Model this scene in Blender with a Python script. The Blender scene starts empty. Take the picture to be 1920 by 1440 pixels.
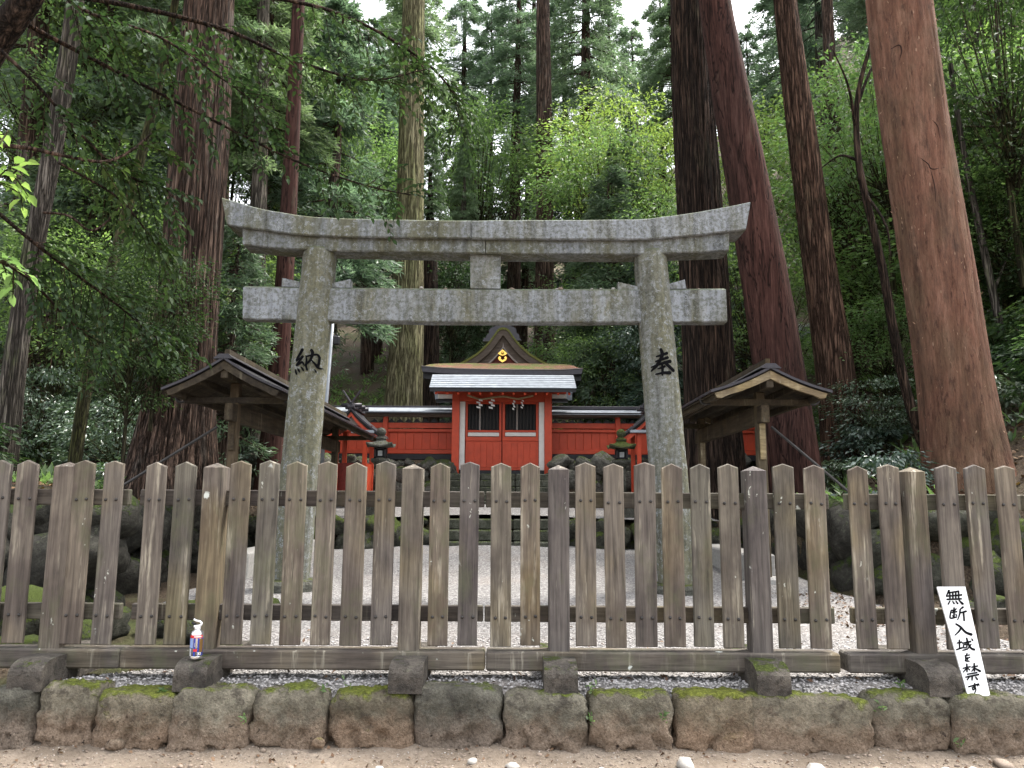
import bpy, math, random
import numpy as np
from mathutils import Vector, noise as mnoise

# ------------------------------------------------------------------ camera, sky, sun, exposure
scene = bpy.context.scene
COL = scene.collection
F = 1490.0 / 1920.0
PITCH, ROLL = math.radians(8.6), math.radians(0.35)
CAMZ = 1.5
cam_d = bpy.data.cameras.new('camera')
cam_d.sensor_width = 36.0
cam_d.lens = F * 36.0
cam_d.clip_end = 600.0
cam_d.clip_start = 0.05
cam = bpy.data.objects.new('camera', cam_d)
COL.objects.link(cam)
cam.location = (0, 0, CAMZ)
_f = Vector((0, math.cos(PITCH), math.sin(PITCH)))
_r0 = Vector((1, 0, 0))
_u0 = _r0.cross(_f)
_r = _r0 * math.cos(ROLL) + _u0 * math.sin(ROLL)
_u = _u0 * math.cos(ROLL) - _r0 * math.sin(ROLL)
from mathutils import Matrix
_m = Matrix((_r, _u, -_f)).transposed()
cam.rotation_euler = _m.to_euler()
scene.camera = cam

SUN_EL, SUN_AZ = math.radians(60), math.radians(58)     # azimuth from +Y, clockwise: high over the slope beyond the red trunks, so the leaves are lit from behind
world = bpy.data.worlds.new('World')
scene.world = world
world.use_nodes = True
wn, wl = world.node_tree.nodes, world.node_tree.links
wn.clear()
sky = wn.new('ShaderNodeTexSky')
sky.sky_type = 'NISHITA'
sky.sun_disc = False
sky.sun_elevation = SUN_EL
sky.sun_rotation = SUN_AZ
sky.air_density, sky.dust_density, sky.ozone_density = 1.0, 4.0, 1.0
hsv = wn.new('ShaderNodeHueSaturation')
hsv.inputs['Saturation'].default_value = 0.22          # thin cloud cover: nearly white sky
hsv.inputs['Value'].default_value = 1.0
bg = wn.new('ShaderNodeBackground')
bg.inputs['Strength'].default_value = 0.15
wo = wn.new('ShaderNodeOutputWorld')
wl.new(sky.outputs[0], hsv.inputs['Color'])
wl.new(hsv.outputs[0], bg.inputs['Color'])
wl.new(bg.outputs[0], wo.inputs[0])

sd = bpy.data.lights.new('sun', 'SUN')
sd.energy = 1.5
sd.angle = math.radians(11)
sd.color = (1.0, 0.95, 0.87)
sun = bpy.data.objects.new('sun', sd)
COL.objects.link(sun)
_sd = Vector((math.sin(SUN_AZ) * math.cos(SUN_EL), math.cos(SUN_AZ) * math.cos(SUN_EL), math.sin(SUN_EL)))
sun.rotation_euler = _sd.to_track_quat('Z', 'Y').to_euler()
sun.location = (0, -10, 30)

vs = scene.view_settings
vs.view_transform = 'Standard'
vs.look = 'None'
vs.exposure = 2.27
vs.gamma = 1.0
scene.render.engine = 'CYCLES'
cy = scene.cycles
cy.max_bounces = 6
cy.diffuse_bounces = 4
cy.glossy_bounces = 2
cy.transmission_bounces = 3
cy.transparent_max_bounces = 4
cy.use_denoising = True
cy.caustics_reflective = cy.caustics_refractive = False
cy.sample_clamp_indirect = 6.0

# ------------------------------------------------------------------ helpers
def W(u, v, Y):
    """The point of the place at depth Y seen at pixel (u, v) of the 1920 x 1440 photograph."""
    a, b = (u - 960) / 1490.0, (720 - v) / 1490.0
    d = _r * a + _u * b + _f
    t = Y / d.y
    return Vector((d.x * t, Y, CAMZ + d.z * t))

def PXM(Y):
    return Y / math.cos(PITCH) * 0.985 / 1490.0       # metres per pixel near the horizon at depth Y

def wloc(o):
    p = Vector((0, 0, 0))
    while o is not None:
        p = p + o.location
        o = o.parent
    return p

def tag(o, label=None, cat=None, group=None, kind=None):
    if label: o['label'] = label
    if cat: o['category'] = cat
    if group: o['group'] = group
    if kind: o['kind'] = kind
    return o

def thing(name, loc, label, cat, group=None):
    o = bpy.data.objects.new(name, None)
    o.empty_display_size = 0.2
    COL.objects.link(o)
    o.location = Vector(loc)
    return tag(o, label, cat, group)

def link(name, me, parent=None, at=(0, 0, 0)):
    o = bpy.data.objects.new(name, me)
    COL.objects.link(o)
    if parent is not None:
        o.parent = parent
        o.location = Vector(at) - wloc(parent)
    else:
        o.location = Vector(at)
    return o

def copy_tree(o, parent=None):
    c = o.copy()
    COL.objects.link(c)
    c.parent = parent
    for ch in list(o.children):
        copy_tree(ch, c)
    return c

def npmesh(name, V, Fc, mat, smooth=False):
    """V (n,3); Fc (m,k) array of faces all with k corners."""
    V = np.asarray(V, dtype=np.float32); Fc = np.asarray(Fc, dtype=np.int32)
    me = bpy.data.meshes.new(name)
    k = Fc.shape[1]
    me.vertices.add(len(V)); me.vertices.foreach_set('co', V.ravel())
    me.loops.add(Fc.size); me.loops.foreach_set('vertex_index', Fc.ravel())
    me.polygons.add(len(Fc))
    me.polygons.foreach_set('loop_start', np.arange(0, Fc.size, k, dtype=np.int32))
    me.polygons.foreach_set('loop_total', np.full(len(Fc), k, dtype=np.int32))
    if smooth:
        me.polygons.foreach_set('use_smooth', np.ones(len(Fc), dtype=bool))
    me.update(calc_edges=True)
    me.materials.append(mat)
    return me

class MB:
    def __init__(s): s.v, s.f = [], []
    def add(s, vs, fs):
        n = len(s.v)
        s.v += [tuple(p) for p in vs]
        s.f += [tuple(i + n for i in q) for q in fs]
        return s
    def hexa(s, P):
        """8 points: bottom loop 0-3, top loop 4-7."""
        return s.add(P, [(0, 3, 2, 1), (4, 5, 6, 7), (0, 1, 5, 4), (1, 2, 6, 5), (2, 3, 7, 6), (3, 0, 4, 7)])
    def box(s, c, size, bev=0.0, M=None):
        hx, hy, hz = size[0] / 2, size[1] / 2, size[2] / 2
        c = Vector(c)
        b = min(bev, hx * .45, hy * .45, hz * .45)
        vs, idx = [], {}
        for sx in (-1, 1):
            for sy in (-1, 1):
                for sz in (-1, 1):
                    for ax in range(3):
                        p = [sx * (hx - (0 if ax == 0 else b)), sy * (hy - (0 if ax == 1 else b)), sz * (hz - (0 if ax == 2 else b))]
                        idx[(sx, sy, sz, ax)] = len(vs)
                        vs.append(Vector(p))
        fs = []
        for ax in range(3):
            o = [a for a in range(3) if a != ax]
            for sg in (-1, 1):
                q = []
                for (p, r) in ((-1, -1), (1, -1), (1, 1), (-1, 1)):
                    k = [0, 0, 0]; k[ax] = sg; k[o[0]] = p; k[o[1]] = r
                    q.append(idx[(*k, ax)])
                fs.append(q)
        if b > 0:
            for ax in range(3):
                o = [a for a in range(3) if a != ax]
                for p in (-1, 1):
                    for r in (-1, 1):
                        k0 = [0, 0, 0]; k0[ax] = -1; k0[o[0]] = p; k0[o[1]] = r
                        k1 = list(k0); k1[ax] = 1
                        fs.append([idx[(*k0, o[0])], idx[(*k1, o[0])], idx[(*k1, o[1])], idx[(*k0, o[1])]])
            for sx in (-1, 1):
                for sy in (-1, 1):
                    for sz in (-1, 1):
                        fs.append([idx[(sx, sy, sz, a)] for a in range(3)])
        out = []
        for q in fs:
            n = (vs[q[1]] - vs[q[0]]).cross(vs[q[2]] - vs[q[0]])
            m = sum((vs[i] for i in q), Vector()) / len(q)
            out.append(q if n.dot(m) > 0 else q[::-1])
        if b == 0:
            pass
        if M is not None:
            vs = [M @ p for p in vs]
        return s.add([c + p for p in vs], out)
    def beam(s, p0, p1, w, h, bev=0.0, up=(0, 0, 1)):
        p0, p1 = Vector(p0), Vector(p1)
        d = p1 - p0
        L = d.length
        y = d.normalized()
        x = y.cross(Vector(up)).normalized()
        z = x.cross(y)
        M = Matrix((x, y, z)).transposed()
        return s.box((p0 + p1) / 2, (w, L, h), bev, M)
    def tube(s, pts, rad, n=8, cap=True):
        pts = [Vector(p) for p in pts]
        base = len(s.v)
        prev = None
        for i, p in enumerate(pts):
            t = (pts[min(i + 1, len(pts) - 1)] - pts[max(i - 1, 0)]).normalized()
            if prev is None:
                a = Vector((0, 0, 1)) if abs(t.z) < .9 else Vector((1, 0, 0))
                x = t.cross(a).normalized()
            else:
                x = (prev - t * prev.dot(t)).normalized()
            prev = x
            y = t.cross(x)
            r = rad[i] if hasattr(rad, '__len__') else rad
            for k in range(n):
                an = 2 * math.pi * k / n
                s.v.append(tuple(p + (x * math.cos(an) + y * math.sin(an)) * r))
        for i in range(len(pts) - 1):
            for k in range(n):
                a, b = base + i * n + k, base + i * n + (k + 1) % n
                s.f.append((a, b, b + n, a + n))
        if cap:
            s.f.append(tuple(base + k for k in range(n))[::-1])
            e = base + (len(pts) - 1) * n
            s.f.append(tuple(e + k for k in range(n)))
        return s
    def lathe(s, prof, n=24, c=(0, 0, 0), rot=0.0, sq=1.0):
        base = len(s.v)
        for (r, z) in prof:
            for k in range(n):
                an = 2 * math.pi * k / n + rot
                s.v.append((c[0] + r * math.cos(an), c[1] + r * math.sin(an) * sq, c[2] + z))
        for i in range(len(prof) - 1):
            for k in range(n):
                a, b = base + i * n + k, base + i * n + (k + 1) % n
                s.f.append((a, b, b + n, a + n))
        s.f.append(tuple(base + k for k in range(n))[::-1])
        e = base + (len(prof) - 1) * n
        s.f.append(tuple(e + k for k in range(n)))
        return s
    def slab(s, poly, y0, y1):
        """(x, z) outline extruded along y."""
        n = len(poly)
        a = sum(poly[i][0] * poly[(i + 1) % n][1] - poly[(i + 1) % n][0] * poly[i][1] for i in range(n))
        if a < 0: poly = poly[::-1]
        vs = [(x, y0, z) for x, z in poly] + [(x, y1, z) for x, z in poly]
        fs = [tuple(range(n)), tuple(range(2 * n - 1, n - 1, -1))]
        fs += [(i, i + n, (i + 1) % n + n, (i + 1) % n) for i in range(n)]
        return s.add(vs, fs)
    def strip(s, A, B, y0, y1):
        """solid band between two polylines A and B in (x, z), extruded along y (quads, safe for curved bands)."""
        for i in range(len(A) - 1):
            q = [A[i], A[i + 1], B[i + 1], B[i]]
            s.slab(q, y0, y1)
        return s
    def mesh(s, name, mat, smooth=False):
        me = bpy.data.meshes.new(name)
        me.from_pydata(s.v, [], s.f)
        if smooth:
            me.polygons.foreach_set('use_smooth', [True] * len(me.polygons))
        me.materials.append(mat)
        me.update()
        return me
    def build(s, name, mat, parent=None, at=None, smooth=False):
        """vertices are world coordinates; the origin goes to `at` (or to the parent's base)."""
        if at is None:
            at = wloc(parent) if parent is not None else Vector((0, 0, 0))
        at = Vector(at)
        s.v = [(p[0] - at.x, p[1] - at.y, p[2] - at.z) for p in s.v]
        return link(name, s.mesh(name, mat, smooth), parent, at)

def catmull(P, n):
    """P list of tuples -> n points along a Catmull-Rom curve through them."""
    P = np.asarray(P, float)
    m = len(P)
    Q = np.vstack([2 * P[0] - P[1], P, 2 * P[-1] - P[-2]])
    out = []
    for t in np.linspace(0, m - 1 - 1e-9, n):
        i = int(t); f = t - i
        a, b, c, d = Q[i], Q[i + 1], Q[i + 2], Q[i + 3]
        out.append(.5 * ((2 * b) + (-a + c) * f + (2 * a - 5 * b + 4 * c - d) * f * f + (-a + 3 * b - 3 * c + d) * f ** 3))
    return np.array(out)

# ------------------------------------------------------------------ materials
class NT:
    def __init__(s, name):
        s.m = bpy.data.materials.new(name)
        s.m.use_nodes = True
        s.n, s.l = s.m.node_tree.nodes, s.m.node_tree.links
        s.b = s.n['Principled BSDF']
        s.out = s.n['Material Output']
    def new(s, t, **kw):
        n = s.n.new(t)
        for k, v in kw.items(): setattr(n, k, v)
        return n
    def put(s, sock, v):
        if hasattr(v, 'is_output') or isinstance(v, bpy.types.NodeSocket): s.l.new(v, sock)
        elif isinstance(v, (tuple, list)) and len(v) == 3 and sock.type == 'RGBA': sock.default_value = (*v, 1)
        else: sock.default_value = v
    def coord(s, scale=(1, 1, 1), jitter=True, kind='Object'):
        tc = s.new('ShaderNodeTexCoord')
        mp = s.new('ShaderNodeMapping')
        s.l.new(tc.outputs[kind], mp.inputs['Vector'])
        mp.inputs['Scale'].default_value = scale
        if jitter:
            oi = s.new('ShaderNodeObjectInfo')
            vm = s.new('ShaderNodeVectorMath', operation='SCALE')
            vm.inputs[0].default_value = (37.1, 71.7, 53.3)
            s.l.new(oi.outputs['Random'], vm.inputs['Scale'])
            s.l.new(vm.outputs[0], mp.inputs['Location'])
        return mp.outputs[0]
    def noise(s, vec, scale, detail=4, rough=.55, dist=0.0):
        n = s.new('ShaderNodeTexNoise')
        s.l.new(vec, n.inputs['Vector'])
        n.inputs['Scale'].default_value = scale
        n.inputs['Detail'].default_value = detail
        n.inputs['Roughness'].default_value = rough
        n.inputs['Distortion'].default_value = dist
        return n.outputs['Fac']
    def voro(s, vec, scale, feature='F1', out='Distance'):
        n = s.new('ShaderNodeTexVoronoi', feature=feature)
        s.l.new(vec, n.inputs['Vector'])
        n.inputs['Scale'].default_value = scale
        return n.outputs[out]
    def ramp(s, fac, stops):
        n = s.new('ShaderNodeValToRGB')
        s.l.new(fac, n.inputs['Fac'])
        e = n.color_ramp.elements
        while len(e) < len(stops): e.new(.5)
        for el, (p, c) in zip(e, stops):
            el.position = p
            el.color = (*c, 1) if len(c) == 3 else c
        return n.outputs['Color']
    def step(s, fac, a, b):
        n = s.new('ShaderNodeMapRange')
        s.l.new(fac, n.inputs['Value'])
        n.inputs['From Min'].default_value = a
        n.inputs['From Max'].default_value = b
        return n.outputs['Result']
    def mix(s, fac, a, b, blend='MIX'):
        n = s.new('ShaderNodeMix', data_type='RGBA', blend_type=blend)
        s.put(n.inputs['Factor'], fac)
        s.put(n.inputs[6], a); s.put(n.inputs[7], b)
        return n.outputs[2]
    def math(s, op, a, b=0.0):
        n = s.new('ShaderNodeMath', operation=op)
        s.put(n.inputs[0], a); s.put(n.inputs[1], b)
        return n.outputs[0]
    def rnd(s):
        return s.new('ShaderNodeObjectInfo').outputs['Random']
    def island(s):
        return s.new('ShaderNodeNewGeometry').outputs['Random Per Island']
    def up(s):
        g = s.new('ShaderNodeNewGeometry')
        x = s.new('ShaderNodeSeparateXYZ')
        s.l.new(g.outputs['Normal'], x.inputs[0])
        return x.outputs['Z']
    def sep(s, vec, ax):
        x = s.new('ShaderNodeSeparateXYZ')
        s.l.new(vec, x.inputs[0])
        return x.outputs[ax]
    def bump(s, h, strength=.5, dist=.02):
        n = s.new('ShaderNodeBump')
        n.inputs['Strength'].default_value = strength
        n.inputs['Distance'].default_value = dist
        s.l.new(h, n.inputs['Height'])
        s.l.new(n.outputs[0], s.b.inputs['Normal'])
    def done(s, col, rough=.8, metal=0.0, spec=.3):
        s.put(s.b.inputs['Base Color'], col)
        s.put(s.b.inputs['Roughness'], rough)
        s.b.inputs['Metallic'].default_value = metal
        s.b.inputs['Specular IOR Level'].default_value = spec
        return s.m

MT = {}
def plain(name, col, rough=.6, metal=0.0, var=.15, bump=.15, scale=14):
    t = NT(name)
    c = t.coord()
    n = t.noise(c, scale, 5, .6)
    dk = tuple(x * (1 - var) for x in col); lt = tuple(min(1, x * (1 + var)) for x in col)
    t.bump(n, bump, .01)
    MT[name] = t.done(t.ramp(n, [(.3, dk), (.7, lt)]), rough, metal)

# granite of the torii: pale grey with ochre lichen and dark runs
def m_granite(name, light=(.215, .230, .250), tan=(.145, .142, .098), dark=(.034, .036, .034), amount=.5):
    t = NT(name)
    c = t.coord(jitter=False)
    cs = t.coord((1, 1, .22), jitter=False)
    big = t.noise(cs, 2.6, 5, .62, .6)
    mid = t.noise(c, 24, 5, .7)
    fine = t.noise(c, 90, 3, .7)
    spk = t.noise(c, 230, 2, .6)
    base = t.mix(t.step(big, amount - .10, amount + .08), light, tan)
    base = t.mix(t.math('MULTIPLY', t.step(mid, .44, .58), .72), base, (.098, .102, .072))
    run = t.noise(t.coord((1.4, 1.4, .12), jitter=False), 4.5, 5, .7, .3)
    fac = t.math('MULTIPLY', t.step(run, .52, .64), t.step(fine, .38, .62))
    base = t.mix(fac, base, dark)
    pale = t.math('MULTIPLY', t.step(t.noise(c, 13, 6, .8), .52, .60), t.step(fine, .40, .54))
    base = t.mix(pale, base, (.31, .33, .345))
    base = t.mix(t.math('MULTIPLY', t.step(t.up(), .4, .9), .7), base, (.10, .12, .05))
    base = t.mix(.22, base, t.ramp(spk, [(.3, (.28, .28, .28)), (.7, (.95, .95, .95))]), 'MULTIPLY')
    stv = t.noise(t.coord((5, 5, .35), jitter=False), 2.4, 5, .7)
    base = t.mix(.8, base, t.ramp(stv, [(.3, (.5, .5, .48)), (.55, (1.0, 1.0, 1.0)), (.75, (1.25, 1.25, 1.27))]), 'MULTIPLY')
    t.bump(t.math('ADD', fine, t.math('MULTIPLY', mid, .8)), .45, .012)
    MT[name] = t.done(base, .88)
m_granite('granite')
m_granite('granite_pillar', (.22, .225, .215), (.165, .158, .105), (.035, .036, .032), .44)
m_granite('granite_beam', (0.2812, 0.3, 0.3275), (0.175, 0.1688, 0.1187), (0.0438, 0.045, 0.04), .55)

# weathered fence timber
def m_timber(name, cols, pale, spots=True, grain=(22, 22, 1.1)):
    t = NT(name)
    g = t.coord(grain)
    c = t.coord()
    gr = t.noise(g, 1.6, 6, .68, .4)
    big = t.noise(t.coord((1.6, 1.6, 1.0)), 1.7, 4, .6)
    base = t.ramp(gr, [(.28, cols[0]), (.5, cols[1]), (.74, cols[2])])
    tint = t.ramp(t.rnd(), [(0, (.78, .76, .78)), (.35, (1.0, .96, .90)), (.7, (1.10, 1.0, .86)), (1, (.92, .95, .86))])
    base = t.mix(1.0, base, tint, 'MULTIPLY')
    base = t.mix(t.math('MULTIPLY', t.step(big, .44, .6), .7), base, t.mix(1.0, base, (.50, .47, .52), 'MULTIPLY'))
    ol = t.noise(t.coord((1.2, 1.2, .8)), 1.3, 3, .5)
    base = t.mix(t.math('MULTIPLY', t.step(ol, .52, .66), .6), base, t.mix(1.0, base, (1.12, 1.0, .62), 'MULTIPLY'))
    pl = t.math('MULTIPLY', t.step(t.noise(t.coord((16, 16, 1.0)), 1.1, 5, .7), .57, .65), t.step(big, .58, .40))
    base = t.mix(t.math('MULTIPLY', pl, .8), base, pale)
    if spots:
        al = t.noise(t.coord((1.5, 1.5, .9)), 2.1, 5, .7)
        base = t.mix(t.math('MULTIPLY', t.step(al, .52, .68), .45), base, (.105, .115, .06))
        wb = t.new('ShaderNodeTexNoise'); t.l.new(c, wb.inputs['Vector']); wb.inputs['Scale'].default_value = 26
        wm = t.new('ShaderNodeVectorMath', operation='MULTIPLY_ADD'); t.l.new(wb.outputs['Color'], wm.inputs[0]); wm.inputs[1].default_value = (.05, .05, .05); t.l.new(t.coord((1, 1, .62)), wm.inputs[2])
        v = t.voro(wm.outputs[0], 6.5)
        sp = t.math('MULTIPLY', t.step(v, .15, .11), t.step(t.noise(c, 2.3, 2), .62, .66))
        base = t.mix(sp, base, (.55, .58, .54))
        wm2 = t.new('ShaderNodeVectorMath', operation='MULTIPLY_ADD'); t.l.new(wb.outputs['Color'], wm2.inputs[0]); wm2.inputs[1].default_value = (.04, .04, .08); t.l.new(t.coord((1, 1, .4)), wm2.inputs[2])
        v2 = t.voro(wm2.outputs[0], 22)
        sp2 = t.math('MULTIPLY', t.step(v2, .17, .09), t.step(t.noise(c, 3.1, 2), .60, .64))
        base = t.mix(sp2, base, (.42, .43, .38))
    t.bump(gr, .55, .006)
    MT[name] = t.done(base, .85)
m_timber('fence_wood', ((.055, .050, .046), (.132, .119, .107), (.226, .207, .184)), (.41, .37, .29))
m_timber('fence_rail', ((.047, .042, .038), (.108, .098, .087), (.178, .162, .143)), (.30, .275, .22), grain=(1.1, 22, 22))
m_timber('shelter_wood', ((.045, .036, .026), (.095, .076, .052), (.15, .125, .085)), (.28, .24, .16), spots=False, grain=(14, 14, 1.2))
m_timber('shelter_board', ((.025, .02, .015), (.055, .045, .031), (.09, .075, .052)), (.16, .14, .10), spots=False, grain=(14, 1.2, 14))
m_timber('lit_board', ((.12, .095, .06), (.24, .20, .13), (.38, .33, .22)), (.55, .49, .36), spots=False, grain=(2.5, 14, 14))  # shelter boards with the light on the near gable put into their colour

# mossy field stone
def m_stone(name, cols, moss=(.10, .13, .025), mossy=.5, scale=1.0, lich=True, splash=False):
    t = NT(name)
    c = t.coord()
    a = t.noise(c, 3.2 * scale, 6, .65)
    b = t.noise(c, 11 * scale, 5, .65)
    f = t.noise(c, 60 * scale, 4, .7)
    base = t.ramp(a, [(.3, cols[0]), (.52, cols[1]), (.72, cols[2])])
    base = t.mix(.6, base, t.ramp(f, [(.3, (.3, .3, .3)), (.7, (1.25, 1.25, 1.25))]), 'MULTIPLY')
    base = t.mix(t.math('MULTIPLY', t.step(b, .54, .64), .65), base, (.035, .03, .026))
    if lich:
        base = t.mix(t.math('MULTIPLY', t.math('MULTIPLY', t.step(t.noise(c, 5 * scale, 6, .75), .57, .70), t.step(t.up(), -.1, .6)), .6), base, (.17, .18, .125))
    u = t.math('ADD', t.math('ADD', t.up(), t.math('MULTIPLY', t.math('SUBTRACT', t.rnd(), .5), .7)), t.math('MULTIPLY', t.math('SUBTRACT', t.noise(c, 4.2 * scale, 5, .7), .5), 3.2))
    mk = t.step(u, 1.25 - mossy * 1.4, 1.6 - mossy * 1.4)
    mc = t.ramp(t.noise(c, 34 * scale, 4, .75), [(.3, tuple(x * .35 for x in moss)), (.55, moss), (.75, tuple(min(1, x * 1.9) for x in moss))])
    base = t.mix(mk, base, mc)
    if splash:
        oz = t.math('ADD', t.sep(t.coord(jitter=False), 'Z'), t.math('MULTIPLY', t.math('SUBTRACT', t.noise(c, 6, 5, .7), .5), .35))
        sp = t.step(oz, .16, .02)
        base = t.mix(t.math('MULTIPLY', sp, .85), base, t.ramp(f, [(.28, (.08, .058, .042)), (.5, (.19, .145, .11)), (.72, (.29, .23, .18))]))
        hole = t.math('MULTIPLY', t.step(t.noise(c, 17, 4, .7), .62, .68), sp)
        base = t.mix(hole, base, (.02, .015, .012))
        base = t.mix(1.0, base, t.ramp(t.rnd(), [(0, (.8, .82, .85)), (.5, (1.05, 1, .95)), (1, (1.15, 1.02, .9))]), 'MULTIPLY')
    h = t.math('ADD', t.math('MULTIPLY', b, 1.0), t.math('MULTIPLY', f, .5))
    t.bump(t.math('ADD', h, t.math('MULTIPLY', mk, .5)), .95, .035)
    MT[name] = t.done(base, .92, spec=.2)
m_stone('kerb_stone', ((.07, .066, .052), (.15, .141, .112), (.25, .237, .19)), (.105, .13, .026), .36, 1.0, True, True)
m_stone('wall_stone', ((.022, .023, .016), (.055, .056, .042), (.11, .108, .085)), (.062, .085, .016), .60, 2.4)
m_stone('shade_stone', ((.022, .021, .017), (.052, .049, .040), (.10, .095, .078)), (.045, .065, .015), .42, 2.4)  # darker, less mossy copy of the wall stone, with shade put into its colour
m_stone('lantern_stone', ((.06, .06, .048), (.12, .12, .10), (.20, .20, .17)), (.085, .10, .025), .40, 3.0)
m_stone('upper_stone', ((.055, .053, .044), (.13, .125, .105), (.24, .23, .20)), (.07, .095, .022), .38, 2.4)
m_stone('step_stone', ((.04, .042, .03), (.085, .088, .065), (.15, .15, .12)), (.06, .08, .02), .35, 1.6)

def m_gravel():
    t = NT('gravel')
    c = t.coord(jitter=False)
    n1 = t.new('ShaderNodeTexVoronoi'); t.l.new(c, n1.inputs['Vector']); n1.inputs['Scale'].default_value = 62
    sx = t.sep(n1.outputs['Color'], 'X')
    base = t.ramp(sx, [(.0, (.07, .066, .062)), (.35, (.14, .132, .126)), (.7, (.215, .205, .198)), (1, (.33, .317, .307))])
    d = n1.outputs['Distance']
    big = t.noise(c, .9, 4, .6)
    base = t.mix(t.math('MULTIPLY', t.step(big, .52, .75), .35), base, (.24, .20, .17))
    lit = t.math('MULTIPLY', t.step(t.noise(c, 22, 4, .75), .66, .72), t.step(t.noise(c, 1.6, 3), .45, .62))
    base = t.mix(lit, base, (.10, .06, .04))
    t.bump(t.math('SUBTRACT', 1.0, d), .8, .012)
    MT['gravel'] = t.done(base, .9, spec=.2)
m_gravel()

def m_dirt():
    t = NT('dirt')
    c = t.coord(jitter=False)
    a = t.noise(c, 2.2, 6, .65); f = t.noise(c, 34, 5, .75); g = t.noise(c, 130, 3, .7)
    base = t.ramp(a, [(.3, (.155, .122, .092)), (.55, (.23, .186, .144)), (.75, (.305, .254, .204))])
    base = t.mix(.65, base, t.ramp(f, [(.28, (.42, .40, .38)), (.5, (.95, .95, .95)), (.76, (1.25, 1.25, 1.25))]), 'MULTIPLY')
    v = t.new('ShaderNodeTexVoronoi'); t.l.new(c, v.inputs['Vector']); v.inputs['Scale'].default_value = 48
    pb = t.math('MULTIPLY', t.step(v.outputs['Distance'], .30, .22), t.step(t.sep(v.outputs['Color'], 'X'), .72, .76))
    base = t.mix(pb, base, t.ramp(t.sep(v.outputs['Color'], 'Y'), [(0, (.18, .15, .12)), (1, (.5, .46, .42))]))
    base = t.mix(t.math('MULTIPLY', t.step(g, .62, .7), .6), base, (.08, .055, .04))
    t.bump(t.math('ADD', t.math('ADD', f, t.math('MULTIPLY', g, .4)), t.math('MULTIPLY', pb, .5)), .8, .02)
    MT['dirt'] = t.done(base, .95, spec=.15)
m_dirt()

def m_floor():
    t = NT('forest_floor')
    c = t.coord(jitter=False)
    a = t.noise(c, .45, 5, .65); f = t.noise(c, 9, 6, .75); g = t.noise(c, 38, 4, .75)
    base = t.ramp(g, [(.3, (.022, .016, .011)), (.5, (.075, .055, .038)), (.72, (.17, .13, .09))])
    green = t.ramp(f, [(.3, (.025, .034, .012)), (.55, (.065, .085, .026)), (.75, (.13, .15, .05))])
    base = t.mix(t.math('MULTIPLY', t.step(a, .50, .66), .8), base, green)
    t.bump(t.math('ADD', f, g), .9, .06)
    MT['forest_floor'] = t.done(base, .95, spec=.15)
m_floor()

def m_bark(name, cols, ridge, moss=None, mossy=.0, bump=.9, vs_=(9, 9, .55), crack=.22):
    t = NT(name)
    g = t.coord(vs_)
    a = t.noise(g, 1.5, 4, .6, .6)
    fs = t.math('MULTIPLY', t.math('ABSOLUTE', t.math('SUBTRACT', a, .5)), 2.0)          # long fissures
    plate = t.step(fs, .0, crack)
    b2 = t.noise(t.coord((vs_[0] * 2.6, vs_[1] * 2.6, vs_[2] * 1.6)), 1.6, 5, .7, .4)
    fi = t.noise(t.coord((vs_[0] * 6, vs_[1] * 6, vs_[2] * 5)), 1.6, 5, .75)
    big = t.noise(t.coord((1, 1, .25)), 1.1, 4, .6)
    base = t.ramp(b2, [(.32, cols[0]), (.5, cols[1]), (.66, cols[2])])
    base = t.mix(t.step(big, .42, .66), base, t.mix(1.0, base, ridge, 'MULTIPLY'))
    base = t.mix(.75, base, t.ramp(fi, [(.3, (.25, .25, .25)), (.7, (1.35, 1.35, 1.35))]), 'MULTIPLY')
    if moss:
        mk = t.math('MULTIPLY', t.step(t.noise(t.coord((1.2, 1.2, .4)), 1.7, 5, .7), .58 - mossy * .2, .70 - mossy * .2), .75)
        base = t.mix(mk, base, t.mix(.8, moss, t.ramp(fi, [(.3, (.3, .3, .3)), (.7, (1.3, 1.3, 1.3))]), 'MULTIPLY'))
    base = t.mix(t.math('SUBTRACT', 1.0, plate), base, tuple(x * .35 for x in cols[0]))
    h = t.math('ADD', t.math('MULTIPLY', plate, .8), t.math('ADD', t.math('MULTIPLY', b2, .5), t.math('MULTIPLY', fi, .35)))
    t.bump(h, bump, .05)
    MT[name] = t.done(base, .93, spec=.12)
m_bark('bark_cedar', ((.040, .027, .021), (.125, .082, .062), (.24, .172, .135)), (1.15, 1.1, 1.08), (.21, .19, .165), .2)
m_bark('bark_dark', ((0.0162, 0.0121, 0.0095), (0.0567, 0.0378, 0.0284), (0.1283, 0.0891, 0.0675)), (1.25, 1.15, 1.05), (0.1215, 0.1053, 0.0675), .0)
m_bark('bark_pale', ((.14, .12, .065), (.37, .335, .20), (.58, .53, .34)), (.85, .95, .75), (.22, .24, .09), .25)
m_bark('bark_brown', ((.045, .026, .018), (.145, .086, .060), (.26, .17, .125)), (1.15, 1.1, 1.05), (.16, .14, .09), .0)
m_bark('bark_grey', ((0.048, 0.0408, 0.0336), (0.156, 0.1344, 0.114), (0.288, 0.258, 0.222)), (0.95, 0.95, 0.9), (0.12, 0.144, 0.06), .2)
m_bark('bark_moss', ((.035, .03, .018), (.10, .088, .055), (.19, .17, .11)), (.8, .95, .6), (.11, .12, .035), .5)
m_bark('bark_maroon', ((0.025, 0.0137, 0.0112), (0.05, 0.025, 0.0206), (0.0825, 0.0438, 0.0363)), (1.3, 1.15, 1.1), (0.0938, 0.0725, 0.0525), .0, .35, (3.0, 3.0, .30), .05)

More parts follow.
